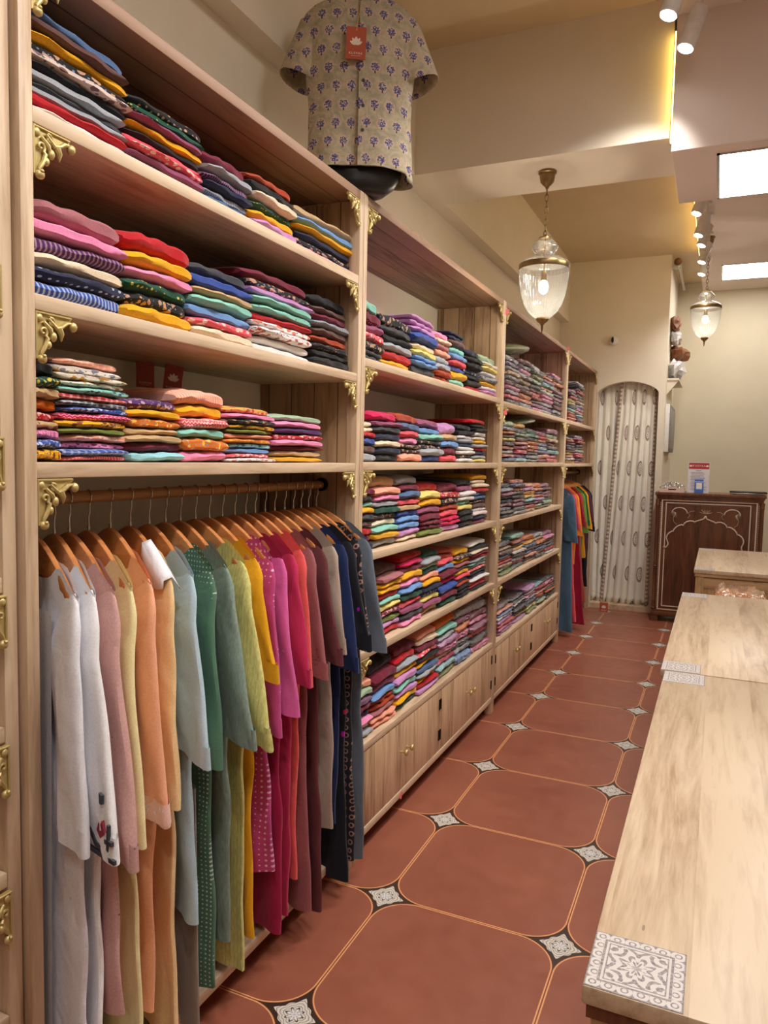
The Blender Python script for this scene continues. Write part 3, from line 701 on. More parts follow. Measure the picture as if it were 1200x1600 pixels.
def garment(loc, rz, label, mat, p, group, cat='kurta', name='kurta', collar=None, cuff=None, band=None, lace=None):
    t = empty(name, loc, label, cat, group, rz)
    vs, fs = body_surface(p); mb = MB(); mb.addv(vs, fs); mb.build('body', mat, t, smooth='auto')
    if p.get('sl', 0) > 0:
        for sg in (1, -1):
            vs, fs, zc = sleeve_surface(p, sg); mb = MB(); mb.addv(vs, fs); so = mb.build('sleeve', p.get('smat', mat), t, smooth='auto')
            if cuff and sg > 0:
                ring = [Vector(v) for v in vs[25*24:26*24]]; up = [Vector(v) for v in vs[23*24:24*24]]
                mb = MB(); c = sum(ring, Vector())/24
                rows = []
                for q, k in ((up, 1.09), (ring, 1.12), (ring, 1.10)):
                    cc = sum(q, Vector())/24; rows.append([cc+(v-cc)*k for v in q])
                rows[2] = [v+Vector((0, 0, -.006)) for v in rows[2]]
                vv = sum(rows, []); ff = [(i*24+k, i*24+(k+1)%24, (i+1)*24+(k+1)%24, (i+1)*24+k) for i in range(2) for k in range(24)]
                mb.addv(vv, ff); mb.build('cuff', cuff, so, smooth=True)
    if collar:
        # pointed collar leaf lying over the near shoulder
        mb = MB(); vv = []; N = 10
        for i in range(N+1):
            x = .100+.100*i/N; z = shoulder_z(x)+.015; d = .022+.040*math.sin(PI*min(1, i/N*.9+.1))
            vv += [(x, .020, z-.03), (x, 0, z), (x, -.020, z-.006), (x+.006, -.024, z-d)]
        ff = [(4*i+k, 4*i+4+k, 4*i+5+k, 4*i+1+k) for i in range(N) for k in range(3)]
        mb.addv(vv, ff); co = mb.build('collar', collar, t, smooth=True); sm_ = co.modifiers.new('thickness', 'SOLIDIFY'); sm_.thickness = .002
    if lace:
        # embroidered vertical panel on the near side of the body
        mb = MB(); vv = []; ff = []; N = 40
        for i in range(N+1):
            z = -.21+(p['hem']+.21)*i/N
            for x in lace[1:]: vv.append((x, -p.get('th', .02)-.012-.010*(i/N), z))
        ff = [(2*i, 2*i+1, 2*i+3, 2*i+2) for i in range(N)]
        mb.addv(vv, ff); mb.build('lace_panel', lace[0], t, smooth=True)
    return t

def lace_mat():
    t = NT('white_lace'); p = t.coords('Object'); x, y, z = t.sep(p)
    v = t.voronoi(t.scale(p, 1, 0, 1), 130.0, .6); h = t.lt(v.outputs['Distance'], .30)
    vb = t.voronoi(t.scale(p, 1, 0, 1), 60.0, .9); h2 = t.lt(vb.outputs['Distance'], .3)
    ln = t.lt(t.frac(t.mul(x, 28.0)), .1)
    t.bump(t.add(h, t.add(h2, ln)), 1.0, .006)
    return t.out(t.mix(t.mul(h, .25), rgb((236, 234, 240)), rgb((176, 176, 190))), .85)
M_lace = lace_mat()
def eyelet(nm, c, hole, sc=90.0):
    t = NT(nm); p = t.coords('Object'); v = t.voronoi(t.scale(p, 1, .2, 1), sc, .35); v2 = t.voronoi(t.scale(p, 1, .2, 1), 9.0, .6)
    m = t.mul(t.lt(v.outputs['Distance'], .2), t.lt(t.ab(t.sub(v2.outputs['Distance'], .33)), .07))
    weave = t.noise(p, 240.0, 2); f = t.noise(p, 14.0, 3, .6, .6)
    t.bump(t.add(t.add(f, t.mul(weave, .015)), t.mul(m, -.3)), .4, .009)
    return t.out(t.mix(m, t.vscale(rgb(c), t.remap(weave, .3, .7, .9, 1.08)), rgb(hole)), .88)
def kfab(nm, c, kind='', c2=None, sc=1.0, slub=False):
    if kind == 'eyelet': return eyelet('cloth_'+nm, c, c2, 80*sc)
    t = NT('cloth_'+nm); p = t.coords('Object'); x, y, z = t.sep(p)
    col = rgb(c); B = rgb(c2) if c2 else None
    if kind == 'dots': v = t.voronoi(t.scale(p, 1, .15, 1), 62*sc, .05); col = t.mix(t.lt(v.outputs['Distance'], .22), col, B)
    if kind == 'sprig':
        v = t.voronoi(t.scale(p, 1, .15, 1), 15*sc, .45); n = t.noise(p, 170.0, 2)
        col = t.mix(t.lt(t.add(v.outputs['Distance'], t.mul(n, .18)), .17), col, B)
    if kind == 'flower':
        v = t.voronoi(t.scale(p, 1, .15, .7), 17*sc, .35); hs = t.node('ShaderNodeHueSaturation'); t.l.new(v.outputs['Color'], hs.inputs['Color']); hs.inputs['Saturation'].default_value = 1.2; hs.inputs['Value'].default_value = .55
        col = t.mix(t.lt(v.outputs['Distance'], .12), col, hs.outputs[0])
    if kind == 'block':
        v = t.voronoi(t.scale(p, 1, .1, 1), 22*sc, .1); col = t.mix(t.mul(t.lt(v.outputs['Distance'], .34), t.gt(v.outputs['Distance'], .2)), col, B)
    if kind == 'print':
        v = t.voronoi(t.scale(p, 1, .2, 1), 90*sc, .9); n = t.noise(p, 60.0, 2); col = t.mix(t.mul(t.lt(v.outputs['Distance'], .32), t.gt(n, .5)), col, B)
    if kind == 'stripe': col = t.mix(t.mul(t.lt(t.frac(t.mul(x, 90*sc)), .35), .5), col, B)
    weave = t.noise(t.scale(p, 2.0, 2.0, .35) if slub else p, 150.0 if slub else 260.0, 2); f = t.noise(t.scale(p, 1, 1, .55), 11.0, 2, .5, 1.2)
    col = t.vscale(col, t.remap(weave, .3, .7, .82 if slub else .93, 1.15 if slub else 1.06))
    t.bump(t.add(f, t.mul(weave, .012)), .7, .012)
    return t.out(col, .87, None, **{'Sheen Weight': .12, 'Specular IOR Level': .25})

KG = 'kurtas on the rail of the nearest unit'; HG = 'wooden hangers on the rail of the nearest unit'
WHT = kfab('white', (236, 234, 240)); 
K = [ # name colour words, material, hem z (world), sleeve length, flare, extras
 ('white kurta with lace panel and embroidered sleeve, first on the nearest rail', M_lace and kfab('white_sprig', (234, 233, 240), 'sprig', (214, 214, 224), 1.6), .12, .47, .235, dict(lace=(M_lace, .02, .15), sw=.115, cuffw=.05, splay=.07)),
 ('white kurta with red and grey geometric motif on its cuff', kfab('white_motif', (238, 236, 238), 'sprig', (150, 110, 96), .55), .10, .475, .24, dict(motif=1, splay=.135, cuffw=.052)),
 ('dusty rose kurta with cutwork eyelets and pleated cuffs', kfab('rose', (206, 160, 154), 'eyelet', (120, 72, 66), 1.1), .33, .52, .21, dict(splay=.12, cuffw=.045)),
 ('pale yellow kurta with ruffled shoulder beside the dusty rose one', kfab('paleyellow', (238, 224, 168)), .08, .52, .215, {}),
 ('peach kurta with white flowered cuff', kfab('peach', (240, 172, 134)), .25, .49, .21, dict(cuff=kfab('peachcuff', (240, 196, 180), 'print', (236, 234, 234), .5))),
 ('light apricot kurta with a white collar', kfab('apricot', (240, 204, 150)), .14, .50, .225, dict(collar=WHT)),
 ('pale sky blue kurta with wide sleeves', kfab('skyblue', (180, 204, 216)), .40, .42, .23, dict(cuffw=.07, splay=.10, sw=.165, trousers=1)),
 ('green kurta with tiny white dots', kfab('greendot', (84, 122, 98), 'dots', (190, 206, 190), 1.4), .16, .46, .195, dict(splay=.06, sw=.12)),
 ('sage grey green kurta of slubbed cotton', kfab('sage', (128, 146, 134), slub=True), .26, .42, .225, dict(splay=.125, sw=.16)),
 ('lime yellow striped kurta with broad cuffs', kfab('lime', (212, 206, 130), 'stripe', (196, 186, 100), 1.0, slub=True), .13, .44, .21, dict(splay=.12, sw=.165, cuffw=.065, cuff=kfab('limecuff', (206, 200, 120), slub=True))),
 ('mustard yellow kurta with small orange motifs', kfab('mustard', (222, 160, 20), 'sprig', (190, 90, 20), .8), .20, .30, .205, {}),
 ('pink magenta kurta with white dotted yoke', kfab('magdot', (190, 70, 128), 'dots', (232, 180, 206), 1.0), .34, .47, .2, {}),
 ('bright orchid pink kurta behind the dotted magenta one', kfab('orchid', (214, 96, 160), 'sprig', (240, 190, 214), .9), .13, .43, .215, dict(bodymat=kfab('raspb', (164, 22, 72), 'sprig', (220, 120, 150), .8))),
 ('raspberry pink kurta squeezed beside the coral one', kfab('rasp', (186, 40, 84)), .14, .36, .2, {}),
 ('coral red kurta with plain sleeves', kfab('coral', (226, 90, 88), 'sprig', (236, 160, 130), .6), .24, .38, .205, {}),
 ('dusty mauve kurta with cutwork sleeve border', kfab('mauve', (150, 88, 90), 'eyelet', (90, 40, 44), 1.2), .11, .37, .21, {}),
 ('dark maroon kurta with wide hanging sleeves', kfab('maroon', (96, 42, 46), 'eyelet', (56, 20, 24), 1.4), .07, .34, .215, {}),
 ('taupe beige kurta with stitched sleeve band', kfab('taupe', (172, 152, 138)), .30, .33, .21, {}),
 ('navy blue kurta beside the taupe one', kfab('navy', (26, 40, 84)), .30, .40, .205, {}),
 ('black kurta with small bright flower buds near the hem', kfab('blackbud', (22, 22, 32), 'flower', None, 1.0), .08, .34, .22, {}),
 ('black kurta with pale block printed sleeve edge', kfab('blackblock', (28, 26, 32), 'block', (150, 110, 100), 1.6), .12, .36, .205, {}),
 ('slate grey kurta, last on the nearest rail', kfab('slate', (98, 106, 118)), .08, .38, .205, dict(cuffw=.06)),
]
hook_y = [1.10, 1.15, 1.19, 1.245, 1.31, 1.375, 1.44, 1.50, 1.558, 1.62, 1.68, 1.74, 1.80, 1.855, 1.905, 1.96, 2.015, 2.075, 2.13, 2.18, 2.23, 2.285]
tip_y = [1.03, 1.075, 1.125, 1.175, 1.235, 1.30, 1.37, 1.44, 1.50, 1.57, 1.63, 1.695, 1.75, 1.805, 1.86, 1.915, 1.975, 2.045, 2.105, 2.16, 2.215, 2.285]
HN = ['first hanger at the left end', 'second hanger from the left', 'third hanger from the left', 'fourth hanger from the left']
for i, (lab, mat, hem, sl, wh, ex) in enumerate(K):
    hy = hook_y[i]; rz = math.asin(max(-.5, (tip_y[i]-hy)/.21))
    hz = RZ
    p = dict(hem=hem-hz, wh=wh, sl=sl, seed=i*1.37+.4, th=.017, fold=.006, kf=6+i%4, splay=ex.get('splay', .075+.02*math.sin(i*2.1)), sw=ex.get('sw', .15), cuffw=ex.get('cuffw', .058))
    cnm = lab.split(' kurta')[0]
    hanger((RX, hy, hz), rz, ('varnished wooden hanger holding the %s kurta' % (cnm+(' lace-panelled' if i == 0 else ' geometric-motif' if i == 1 else ' bud-printed' if i == 19 else ' block-printed' if i == 20 else ''))), HG)
    g = garment((RX, hy, hz), rz, lab, ex.get('bodymat', mat), dict(p, smat=mat), KG, collar=ex.get('collar'), cuff=ex.get('cuff'), lace=ex.get('lace'))
    if ex.get('trousers'):
        vs = []; fs = []; NS_ = 40
        for a_ in range(12):
            tt = a_/11
            for k in range(NS_):
                an = 2*PI*k/NS_; s_ = math.copysign(abs(math.cos(an))**.8, math.cos(an)); vs.append(((.19+.04*tt)*s_, .012*math.sin(an)+.007*math.sin(s_*9+tt*2)+.012, -.70-.62*tt))
        fs = [(a_*NS_+k, a_*NS_+(k+1)%NS_, (a_+1)*NS_+(k+1)%NS_, (a_+1)*NS_+k) for a_ in range(11) for k in range(NS_)]
        mb = MB(); mb.addv(vs, fs); to = mb.build('trousers', kfab('taupe_trousers', (158, 148, 140)), g, smooth=True); to['label'] = 'taupe trousers hanging below the kurta hem'
    if ex.get('motif'):
        # red and charcoal motif lying on the near face of the front sleeve
        sl_o = [c for c in g.children if c.name.startswith('sleeve')][0]
        zc = shoulder_z(.19)+.004-sl; x0 = .196+.022+p['splay']-p['cuffw']; Y = -.015-.010-.0135
        def mp(nm, polys, c):
            mt = plain('thread_'+nm, c, .8)
            for pl in polys: MB().prism([(x0+a, zc+b) for a, b in pl], Y-.0004, Y+.005, 'xz').build(nm, mt, sl_o)
        mp('charcoal_motif', [[(-.055, -.008), (.06, .004), (.06, .012), (-.055, 0)], [(-.045, .03), (-.02, .01), (.02, .012), (.025, .02), (-.015, .02), (-.042, .042)], [(.02, .03), (.05, .035), (.05, .043), (.02, .039)], [(.028, .02), (.036, .02), (.038, .07), (.031, .07)], [(0, .10), (.008, .10), (.01, .118), (-.002, .12)]], (66, 66, 78))
        mp('red_motif', [[(-.012, .045), (.004, .034), (.022, .05), (.01, .07), (.004, .06), (.01, .05), (0, .048), (-.004, .062)]], (150, 40, 60))
# far rail
FK = [('steel blue long kurta with ribbed sleeve, nearest on the far rail', kfab('far_blue', (78, 108, 136)), .05, .40, .25, 'steel blue'),
 ('coral pink garment behind the steel blue one on the far rail', kfab('far_coral', (226, 88, 96)), .12, .30, .25, 'coral pink'),
 ('orange yellow kurta with long sleeve on the far rail', kfab('far_orange', (238, 150, 50)), .60, .36, .2, 'orange yellow'),
 ('crimson garment with silver sequin band hanging to the floor', kfab('far_crimson', (150, 16, 50), 'sprig', (220, 190, 200), .5), .06, .25, .30, 'crimson'),
 ('rust red kurta hanging past the crimson one', kfab('far_rust', (158, 70, 50)), .24, .30, .27, 'rust red'),
 ('leaf green kurta with pale trim on the far rail', kfab('far_green', (110, 150, 60)), .66, .36, .2, 'leaf green'),
 ('dark green kurta squeezed beside the leaf green one', kfab('far_dkgreen', (40, 96, 50)), .62, .30, .2, 'dark green'),
 ('golden yellow kurta on the far rail', kfab('far_yellow', (240, 164, 30)), .60, .34, .2, 'golden yellow'),
 ('purple and brown garment on the far rail', kfab('far_purple', (88, 46, 70)), .60, .28, .2, 'purple and brown'),
 ('black garment with tasselled end, last on the far rail', kfab('far_black', (24, 24, 34), 'sprig', (90, 90, 100), .5), .30, .38, .21, 'black')]
for i, (lab, mat, hem, sl, wh, cn) in enumerate(FK):
    hy = 6.42+i*.105; rz = -.22
    p = dict(hem=hem-1.40, wh=wh, sl=sl, seed=i*2.1+.7, th=.026, fold=.010, splay=.06, cuffw=.066)
    hanger((-1.31, hy, 1.40), rz, 'wooden hanger of the %s garment on the far rail' % cn, 'wooden hangers on the far rail')
    garment((-1.31, hy, 1.40), rz, lab, mat, p, 'clothes on the far rail', cat='hanging clothes', name='kurta' if 'kurta' in lab else 'hanging_garment')

# ------------------------------------------------------------------ torso form and shirt
TR = .468; TL_ = (-1.215, 2.415, TOPZ)
tf = empty('torso_form', TL_, 'black mannequin torso form standing on the nearest unit under the printed shirt', 'mannequin', None, TR)
prof = []
mb = MB(); NS = 40; rows = [(.0, .055, .05, -.05), (.012, .095, .075, -.03), (.04, .13, .092, -.01), (.08, .155, .098, 0), (.16, .160, .095, 0), (.30, .152, .09, 0), (.42, .168, .095, 0), (.52, .172, .085, 0), (.575, .13, .06, 0), (.60, .06, .05, 0), (.66, .055, .05, 0), (.665, .03, .03, 0)]
vs = []
for z, hw, hd, yo in rows:
    z = z*1.06
    for k in range(NS):
        a = 2*PI*k/NS; vs.append((hw*math.cos(a), hd*math.sin(a)+yo*.6, z))
fs = [(i*NS+k, i*NS+(k+1)%NS, (i+1)*NS+(k+1)%NS, (i+1)*NS+k) for i in range(len(rows)-1) for k in range(NS)]
fs += [tuple(range(NS-1, -1, -1)), tuple((len(rows)-1)*NS+k for k in range(NS))]
mb.addv(vs, fs); mb.build('torso', plain('black_form_plastic', (20, 20, 22), .35), tf, smooth=True)
def shirt_mat():
    t = NT('block_printed_shirt_cotton'); x, y, z = t.sep(t.coords('Object'))
    PX, PZ = .052, .060
    row = t.mul(z, 1/PZ); ri = t.math('FLOOR', row); odd = t.math('MODULO', t.add(ri, 40.0), 2.0)
    u = t.sub(t.frac(t.add(t.mul(x, 1/PX), t.mul(odd, .5))), .5); v = t.sub(t.frac(row), .5)
    ux = t.mul(u, PX); vz = t.mul(v, PZ); r = t.length(ux, vz); th = t.math('ARCTAN2', vz, ux)
    c = t.ab(t.math('COSINE', t.mul(th, 4.0)))
    nn = t.noise(t.coords('Object'), 320.0, 2)
    vo = t.voronoi(t.comb(x, z), 250.0, .75)
    fl = t.mul(t.lt(r, t.add(.0115, t.mul(c, .0035))), t.lt(vo.outputs['Distance'], .60))
    halo = t.mul(t.gt(r, .0175), t.lt(r, t.add(.0195, t.mul(nn, .001))))
    stem = t.mul(t.lt(t.ab(ux), .0022), t.mul(t.lt(vz, -.014), t.gt(vz, -.021)))
    cl = t.noise(t.coords('Object'), 26.0, 3, .6, 1.5)
    base = t.mix(t.remap(cl, .35, .65, 0, 1), rgb((192, 178, 150)), rgb((160, 152, 128)))
    base = t.mix(t.mul(t.lt(r, .0178), .35), base, rgb((222, 206, 182)))
    col = t.mix(t.mul(halo, .75), base, rgb((206, 160, 140)))
    col = t.mix(t.mul(fl, .92), col, rgb((54, 44, 128))); col = t.mix(stem, col, rgb((74, 40, 54)))
    t.bump(t.add(t.noise(t.coords('Object'), 9.0, 3, .55, 1.0), t.mul(t.noise(t.coords('Object'), 260.0, 2), .05)), .55, .014)
    return t.out(col, .85)
MSH = shirt_mat()
sh = empty('shirt', (TL_[0], TL_[1], TL_[2]+.07), 'beige short sleeved shirt with purple flower prints worn by the black torso form', 'shirt', None, TR)
rows = [(.0, .192, .118), (.03, .188, .116), (.10, .182, .113), (.20, .178, .112), (.30, .184, .115), (.40, .196, .118), (.47, .203, .112), (.53, .2, .098), (.565, .165, .082), (.59, .11, .07), (.60, .075, .06), (.607, .068, .056)]
NS = 64; vs = []; fs = []
def rowi(t):
    q = t*(len(rows)-1); i = min(len(rows)-2, int(q)); f = q-i; a, b = rows[i], rows[i+1]; return [a[k]+(b[k]-a[k])*f for k in range(3)]
NR = 46
for i in range(NR):
    z, hw, hd = rowi(i/(NR-1)); lo = max(0, 1-i/28)
    for k in range(NS):
        a = 2*PI*k/NS; ca, sa = math.cos(a), math.sin(a); ex = math.copysign(abs(ca)**.82, ca); ey = math.copysign(abs(sa)**.82, sa)
        f = 1+.028*lo*math.sin(a*9+1)+.03*lo*math.sin(a*5+z*9)+.012*snoise(a*2, z*16, 3)
        vs.append((hw*ex*f, hd*ey*f, z+(.012*math.cos(2*a)*-1 if i == 0 else 0)))
fs = [(i*NS+k, i*NS+(k+1)%NS, (i+1)*NS+(k+1)%NS, (i+1)*NS+k) for i in range(NR-1) for k in range(NS)]
mb = MB(); mb.addv(vs, fs); bo = mb.build('body', MSH, sh, smooth=True)
sm = bo.modifiers.new('thickness', 'SOLIDIFY'); sm.thickness = .0015
for sg in (-1, 1):
    vs = []; NS2 = 28; N2 = 12
    for i in range(N2):
        t = i/(N2-1); cx = .150+.058*t; cz = .50-.175*t; rx = .064+.012*t; ry = .07+.012*t
        # ring plane leans so that the sleeve hem faces down and outwards
        dx, dz = .34, -.94
        for k in range(NS2):
            a = 2*PI*k/NS2; ux, uz = -dz, dx
            px = cx+ux*rx*math.cos(a); pz = cz+uz*rx*math.cos(a); py = ry*math.sin(a)*(1+.05*math.sin(3*a+t*3))
            vs.append((sg*px, py, pz))
    fs = [(i*NS2+k, i*NS2+(k+1)%NS2, (i+1)*NS2+(k+1)%NS2, (i+1)*NS2+k) for i in range(N2-1) for k in range(NS2)]
    mb = MB(); mb.addv(vs, fs); so = mb.build('sleeve', MSH, sh, smooth=True); sm = so.modifiers.new('thickness', 'SOLIDIFY'); sm.thickness = .002
# placket, buttons, collar
def front_y(z):
    q = min(1, max(0, z/.607)); best = min(range(len(rows)-1), key=lambda i: abs((rows[i][0]+rows[i+1][0])/2-z)); a, b = rows[best], rows[best+1]
    f = (z-a[0])/(b[0]-a[0]); return -(a[2]+(b[2]-a[2])*f)
mb = MB(); vv = []; N = 30
for i in range(N+1):
    z = .004+.585*i/N; y = front_y(z)*1.035-.004; vv += [(-.002, y, z), (-.002, y-.003, z), (.03, y-.003, z), (.03, y, z)]
ff = [(4*i+k, 4*i+(k+1)%4, 4*i+4+(k+1)%4, 4*i+4+k) for i in range(N) for k in range(4)]+[(0, 1, 2, 3), (4*N+3, 4*N+2, 4*N+1, 4*N)]
mb.addv(vv, ff); mb.build('placket', MSH, sh)
for z in (.12, .20, .28, .36, .44, .56):
    mb = MB(); y = front_y(z)*1.035-.007; mb.tube([(.013, y, z), (.013, y-.003, z)], [.0058, .005], 14); mb.build('button', plain('button_dark', (58, 56, 50), .4), sh, smooth='auto')
mb = MB(); vv = []; N = 30
for i in range(N+1):
    a = -PI/2+.14+(2*PI-.28)*i/N; ca, sa = math.cos(a), math.sin(a); fr = max(0, -sa)
    vv += [(.066*ca, .058*sa, .60-.01*fr), (.062*ca, .053*sa, .645-.005*fr), (.085*ca, .074*sa-.012*fr, .60-.035*fr*fr)]
mb.addv(vv, [(3*i, 3*i+3, 3*i+4, 3*i+1) for i in range(N)]+[(3*i+1, 3*i+4, 3*i+5, 3*i+2) for i in range(N)])
co = mb.build('collar', MSH, sh, smooth=True); sm = co.modifiers.new('thickness', 'SOLIDIFY'); sm.thickness = .002
# swing tag with lotus
M_tag = plain('terracotta_card', (184, 84, 56), .6); M_cardink = plain('pale_card_print', (240, 226, 214), .6)
def lotus(mb, s, y, x=0, z=0):
    def petal(cx, cz, ang, L, w):
        pts = []
        for i in range(9):
            t = i/8; pts.append((w*math.sin(PI*t)**.8*(1-.25*t), L*t))
        pts += [(-a, b) for a, b in pts[-2:0:-1]]
        return [(x+s*(cx+a*math.cos(ang)+b*math.sin(ang)), z+s*(cz-a*math.sin(ang)+b*math.cos(ang))) for a, b in pts]
    for k, (ang, L, w) in enumerate([(-1.05, .5, .12), (1.05, .5, .12), (-.52, .56, .13), (.52, .56, .13), (0, .58, .15)]):
        mb.prism(petal(0, -.25, ang, L, w), y-.0002*k-.0003, y+.0004, 'xz')
def card(nm, parent, loc, rot, w, h, text=True, mat=None, lotus_on=True):
    c = MB().box(-w/2, w/2, -.0006, .0006, -h, 0).build(nm, mat or M_tag, parent, bevel=.0004, seg=1); c.location = loc; c.rotation_euler = rot
    if lotus_on:
        m = MB(); lotus(m, w*.72, -.0012, 0, -h*.45); m.build('lotus_emblem', M_cardink, c)
    if text:
        textmesh('brand_lettering', 'KUSVAA', w*.155, M_cardink, c, (0, -.0012, -h*.82), (PI/2, 0, 0))
        m = MB().box(-w*.24, w*.24, -.0011, -.0005, -h*.90, -h*.893); m.build('fine_print_line', M_cardink, c)
    return c
yt = front_y(.47)*1.035-.012
tg = card('price_tag', sh, (-.012, yt-.006, .445), (-.03, .03, 0), .066, .105)
MB().tube([(0, -.001, -.012), (.004, .004, .03), (.012, .008, .085)], .0012, 6).build('string', plain('tan_cord', (214, 176, 120), .8), tg)

# ------------------------------------------------------------------ glass hundi lanterns
def glass_mat():
    t = NT('clear_lantern_glass'); n = t.n; n.remove(t.bsdf)
    tr = n.new('ShaderNodeBsdfTransparent'); tr.inputs[0].default_value = (.93, .95, .94, 1); gl = n.new('ShaderNodeBsdfGlossy'); gl.inputs['Roughness'].default_value = .04
    fr = n.new('ShaderNodeLayerWeight'); fr.inputs['Blend'].default_value = .35
    mx = n.new('ShaderNodeMixShader'); mr = n.new('ShaderNodeMapRange'); mr.inputs[3].default_value = .14; mr.inputs[4].default_value = .85
    t.l.new(fr.outputs['Facing'], mr.inputs[0]); t.l.new(mr.outputs[0], mx.inputs[0]); t.l.new(tr.outputs[0], mx.inputs[1]); t.l.new(gl.outputs[0], mx.inputs[2])
    df = n.new('ShaderNodeBsdfDiffuse'); df.inputs[0].default_value = (.9, .93, .92, 1); m2 = n.new('ShaderNodeMixShader'); m2.inputs[0].default_value = .05; t.l.new(mx.outputs[0], m2.inputs[1]); t.l.new(df.outputs[0], m2.inputs[2])
    t.l.new(m2.outputs[0], n['Material Output'].inputs[0]); return t.m
M_glass = glass_mat()
def lantern(x, y, ztop, zglass, label):
    """zglass is the height of the glass rim at the bottom"""
    t = empty('hanging_lantern', (x, y, ztop), label, 'pendant lamp', 'glass bell lanterns'); oz = zglass-ztop
    MB().lathe([(.044, 0), (.045, -.010), (.036, -.016), (.038, -.022), (.033, -.05), (.020, -.066), (.010, -.074), (.008, -.082)], 28, capb=True).build('canopy', M_brass_l, t, smooth='auto')
    zc0, zc1 = -.082, oz+.398; n = max(4, int(round((zc0-zc1)/.031))); h = (zc0-zc1)/n; mb = MB()
    for i in range(n):
        zc = zc0-h*(i+.5); pts = []
        for k in range(14):
            a = 2*PI*k/14; u = .0085*math.cos(a); w = (h*.5+.004)*math.sin(a); pts.append((u if i % 2 else 0, 0 if i % 2 else u, zc+w))
        mb.tube(pts, .0022, 6, closed=True)
    mb.build('chain', M_brass_l, t, smooth=True)
    P = [(.026, .392), (.05, .372), (.066, .352), (.064, .338), (.05, .322), (.046, .314), (.056, .302), (.09, .289), (.116, .274), (.121, .266)]
    P2 = [(.121, .266), (.121, .24), (.119, .20), (.114, .155), (.105, .11), (.092, .07), (.072, .035), (.048, .012), (.03, .0)]
    MB().lathe([(r, z+oz) for r, z in P+P2[1:]], 120, mod=lambda i, a: (.018*math.cos(40*a) if i > 9 else 0), capb=False, capt=False).build('glass_bell', M_glass, t, smooth=True)
    MB().lathe([(.123, .266+oz), (.1245, .262+oz), (.1245, .242+oz), (.123, .238+oz), (.1225, .24+oz), (.1225, .264+oz), (.123, .266+oz)], 64, mod=lambda i, a: .004*math.cos(48*a), capb=False, capt=False).build('brass_band', M_brass_l, t, smooth='auto')
    MB().lathe([(.006, .41+oz), (.012, .402+oz), (.03, .396+oz), (.031, .39+oz), (.02, .386+oz), (.003, .384+oz), (.003, .21+oz)], 20).build('glass_cap', M_brass_l, t, smooth='auto')
    MB().lathe([(.030, .004+oz), (.032, -.004+oz), (.026, -.014+oz), (.012, -.024+oz), (.006, -.034+oz), (.0055, -.05+oz), (.003, -.066+oz), (.001, -.074+oz)], 24).build('finial', M_brass_l, t, smooth='auto')
    MB().lathe([(.012, .235+oz), (.014, .225+oz), (.014, .19+oz), (.012, .186+oz)], 16).build('lamp_holder', M_brass_l, t, smooth='auto')
    b = MB().ell((0, 0, .155+oz), (.024, .024, .034), 18, 12).build('bulb', emit('warm_bulb', (255, 232, 206), 14.0), t, smooth=True)
    ld = bpy.data.lights.new('bulb_light', 'POINT'); ld.energy = BULB_W; ld.shadow_soft_size = .03; ld.color = (1, .86, .7)
    lo = bpy.data.objects.new('bulb_light', ld); COL.objects.link(lo); lo.parent = t; lo.location = (0, 0, oz+.10)
lantern(-.84, 3.75, 2.93, 2.216, 'larger looking glass bell lantern hanging by a brass chain from the cross beam')
lantern(-.165, 6.95, CR, 2.58, 'farther glass bell lantern hanging near the counter past the spotlights')

# ------------------------------------------------------------------ display tables
def inlay_mat():
    t = NT('embossed_white_metal_inlay'); p = t.coords('Object'); x, y, z = t.sep(p)
    u = t.mul(x, 1/.066); v = t.mul(y, 1/.066)            # -1..1 over the plate
    m = t.mx(t.ab(u), t.ab(v)); r = t.length(u, v); th = t.math('ARCTAN2', v, u)
    border = t.mul(t.gt(m, .70), t.lt(m, .76)); border = t.mx(border, t.mul(t.gt(m, .62), t.lt(m, .65))); border = t.mx(border, t.gt(m, .965))
    # ring beads in the border
    bu = t.sub(t.frac(t.mul(u, 3.0)), .5); bv = t.sub(t.frac(t.mul(v, 3.0)), .5); br = t.length(bu, bv)
    beads = t.mul(t.gt(m, .77), t.mx(t.mul(t.gt(br, .16), t.lt(br, .26)), t.gt(br, .5)))
    sc = t.math('SINE', t.add(t.mul(r, 26.0), t.mul(t.math('COSINE', t.mul(th, 8.0)), 2.4)))
    sc2 = t.math('SINE', t.add(t.mul(t.ab(u), 24.0), t.mul(t.math('SINE', t.mul(t.ab(v), 17.0)), 2.2)))
    inner = t.mul(t.lt(m, .62), t.gt(t.add(sc, t.mul(sc2, .8)), .25))
    dark = t.mx(border, t.mx(beads, inner)); n = t.noise(p, 240.0, 2)
    t.bump(t.mul(dark, -1.0), .6, .001)
    return t.out(t.mix(t.mul(dark, t.remap(n, .3, .7, .45, .9)), rgb((214, 206, 202)), rgb((92, 80, 84))), .4, None)
M_inlay = inlay_mat()
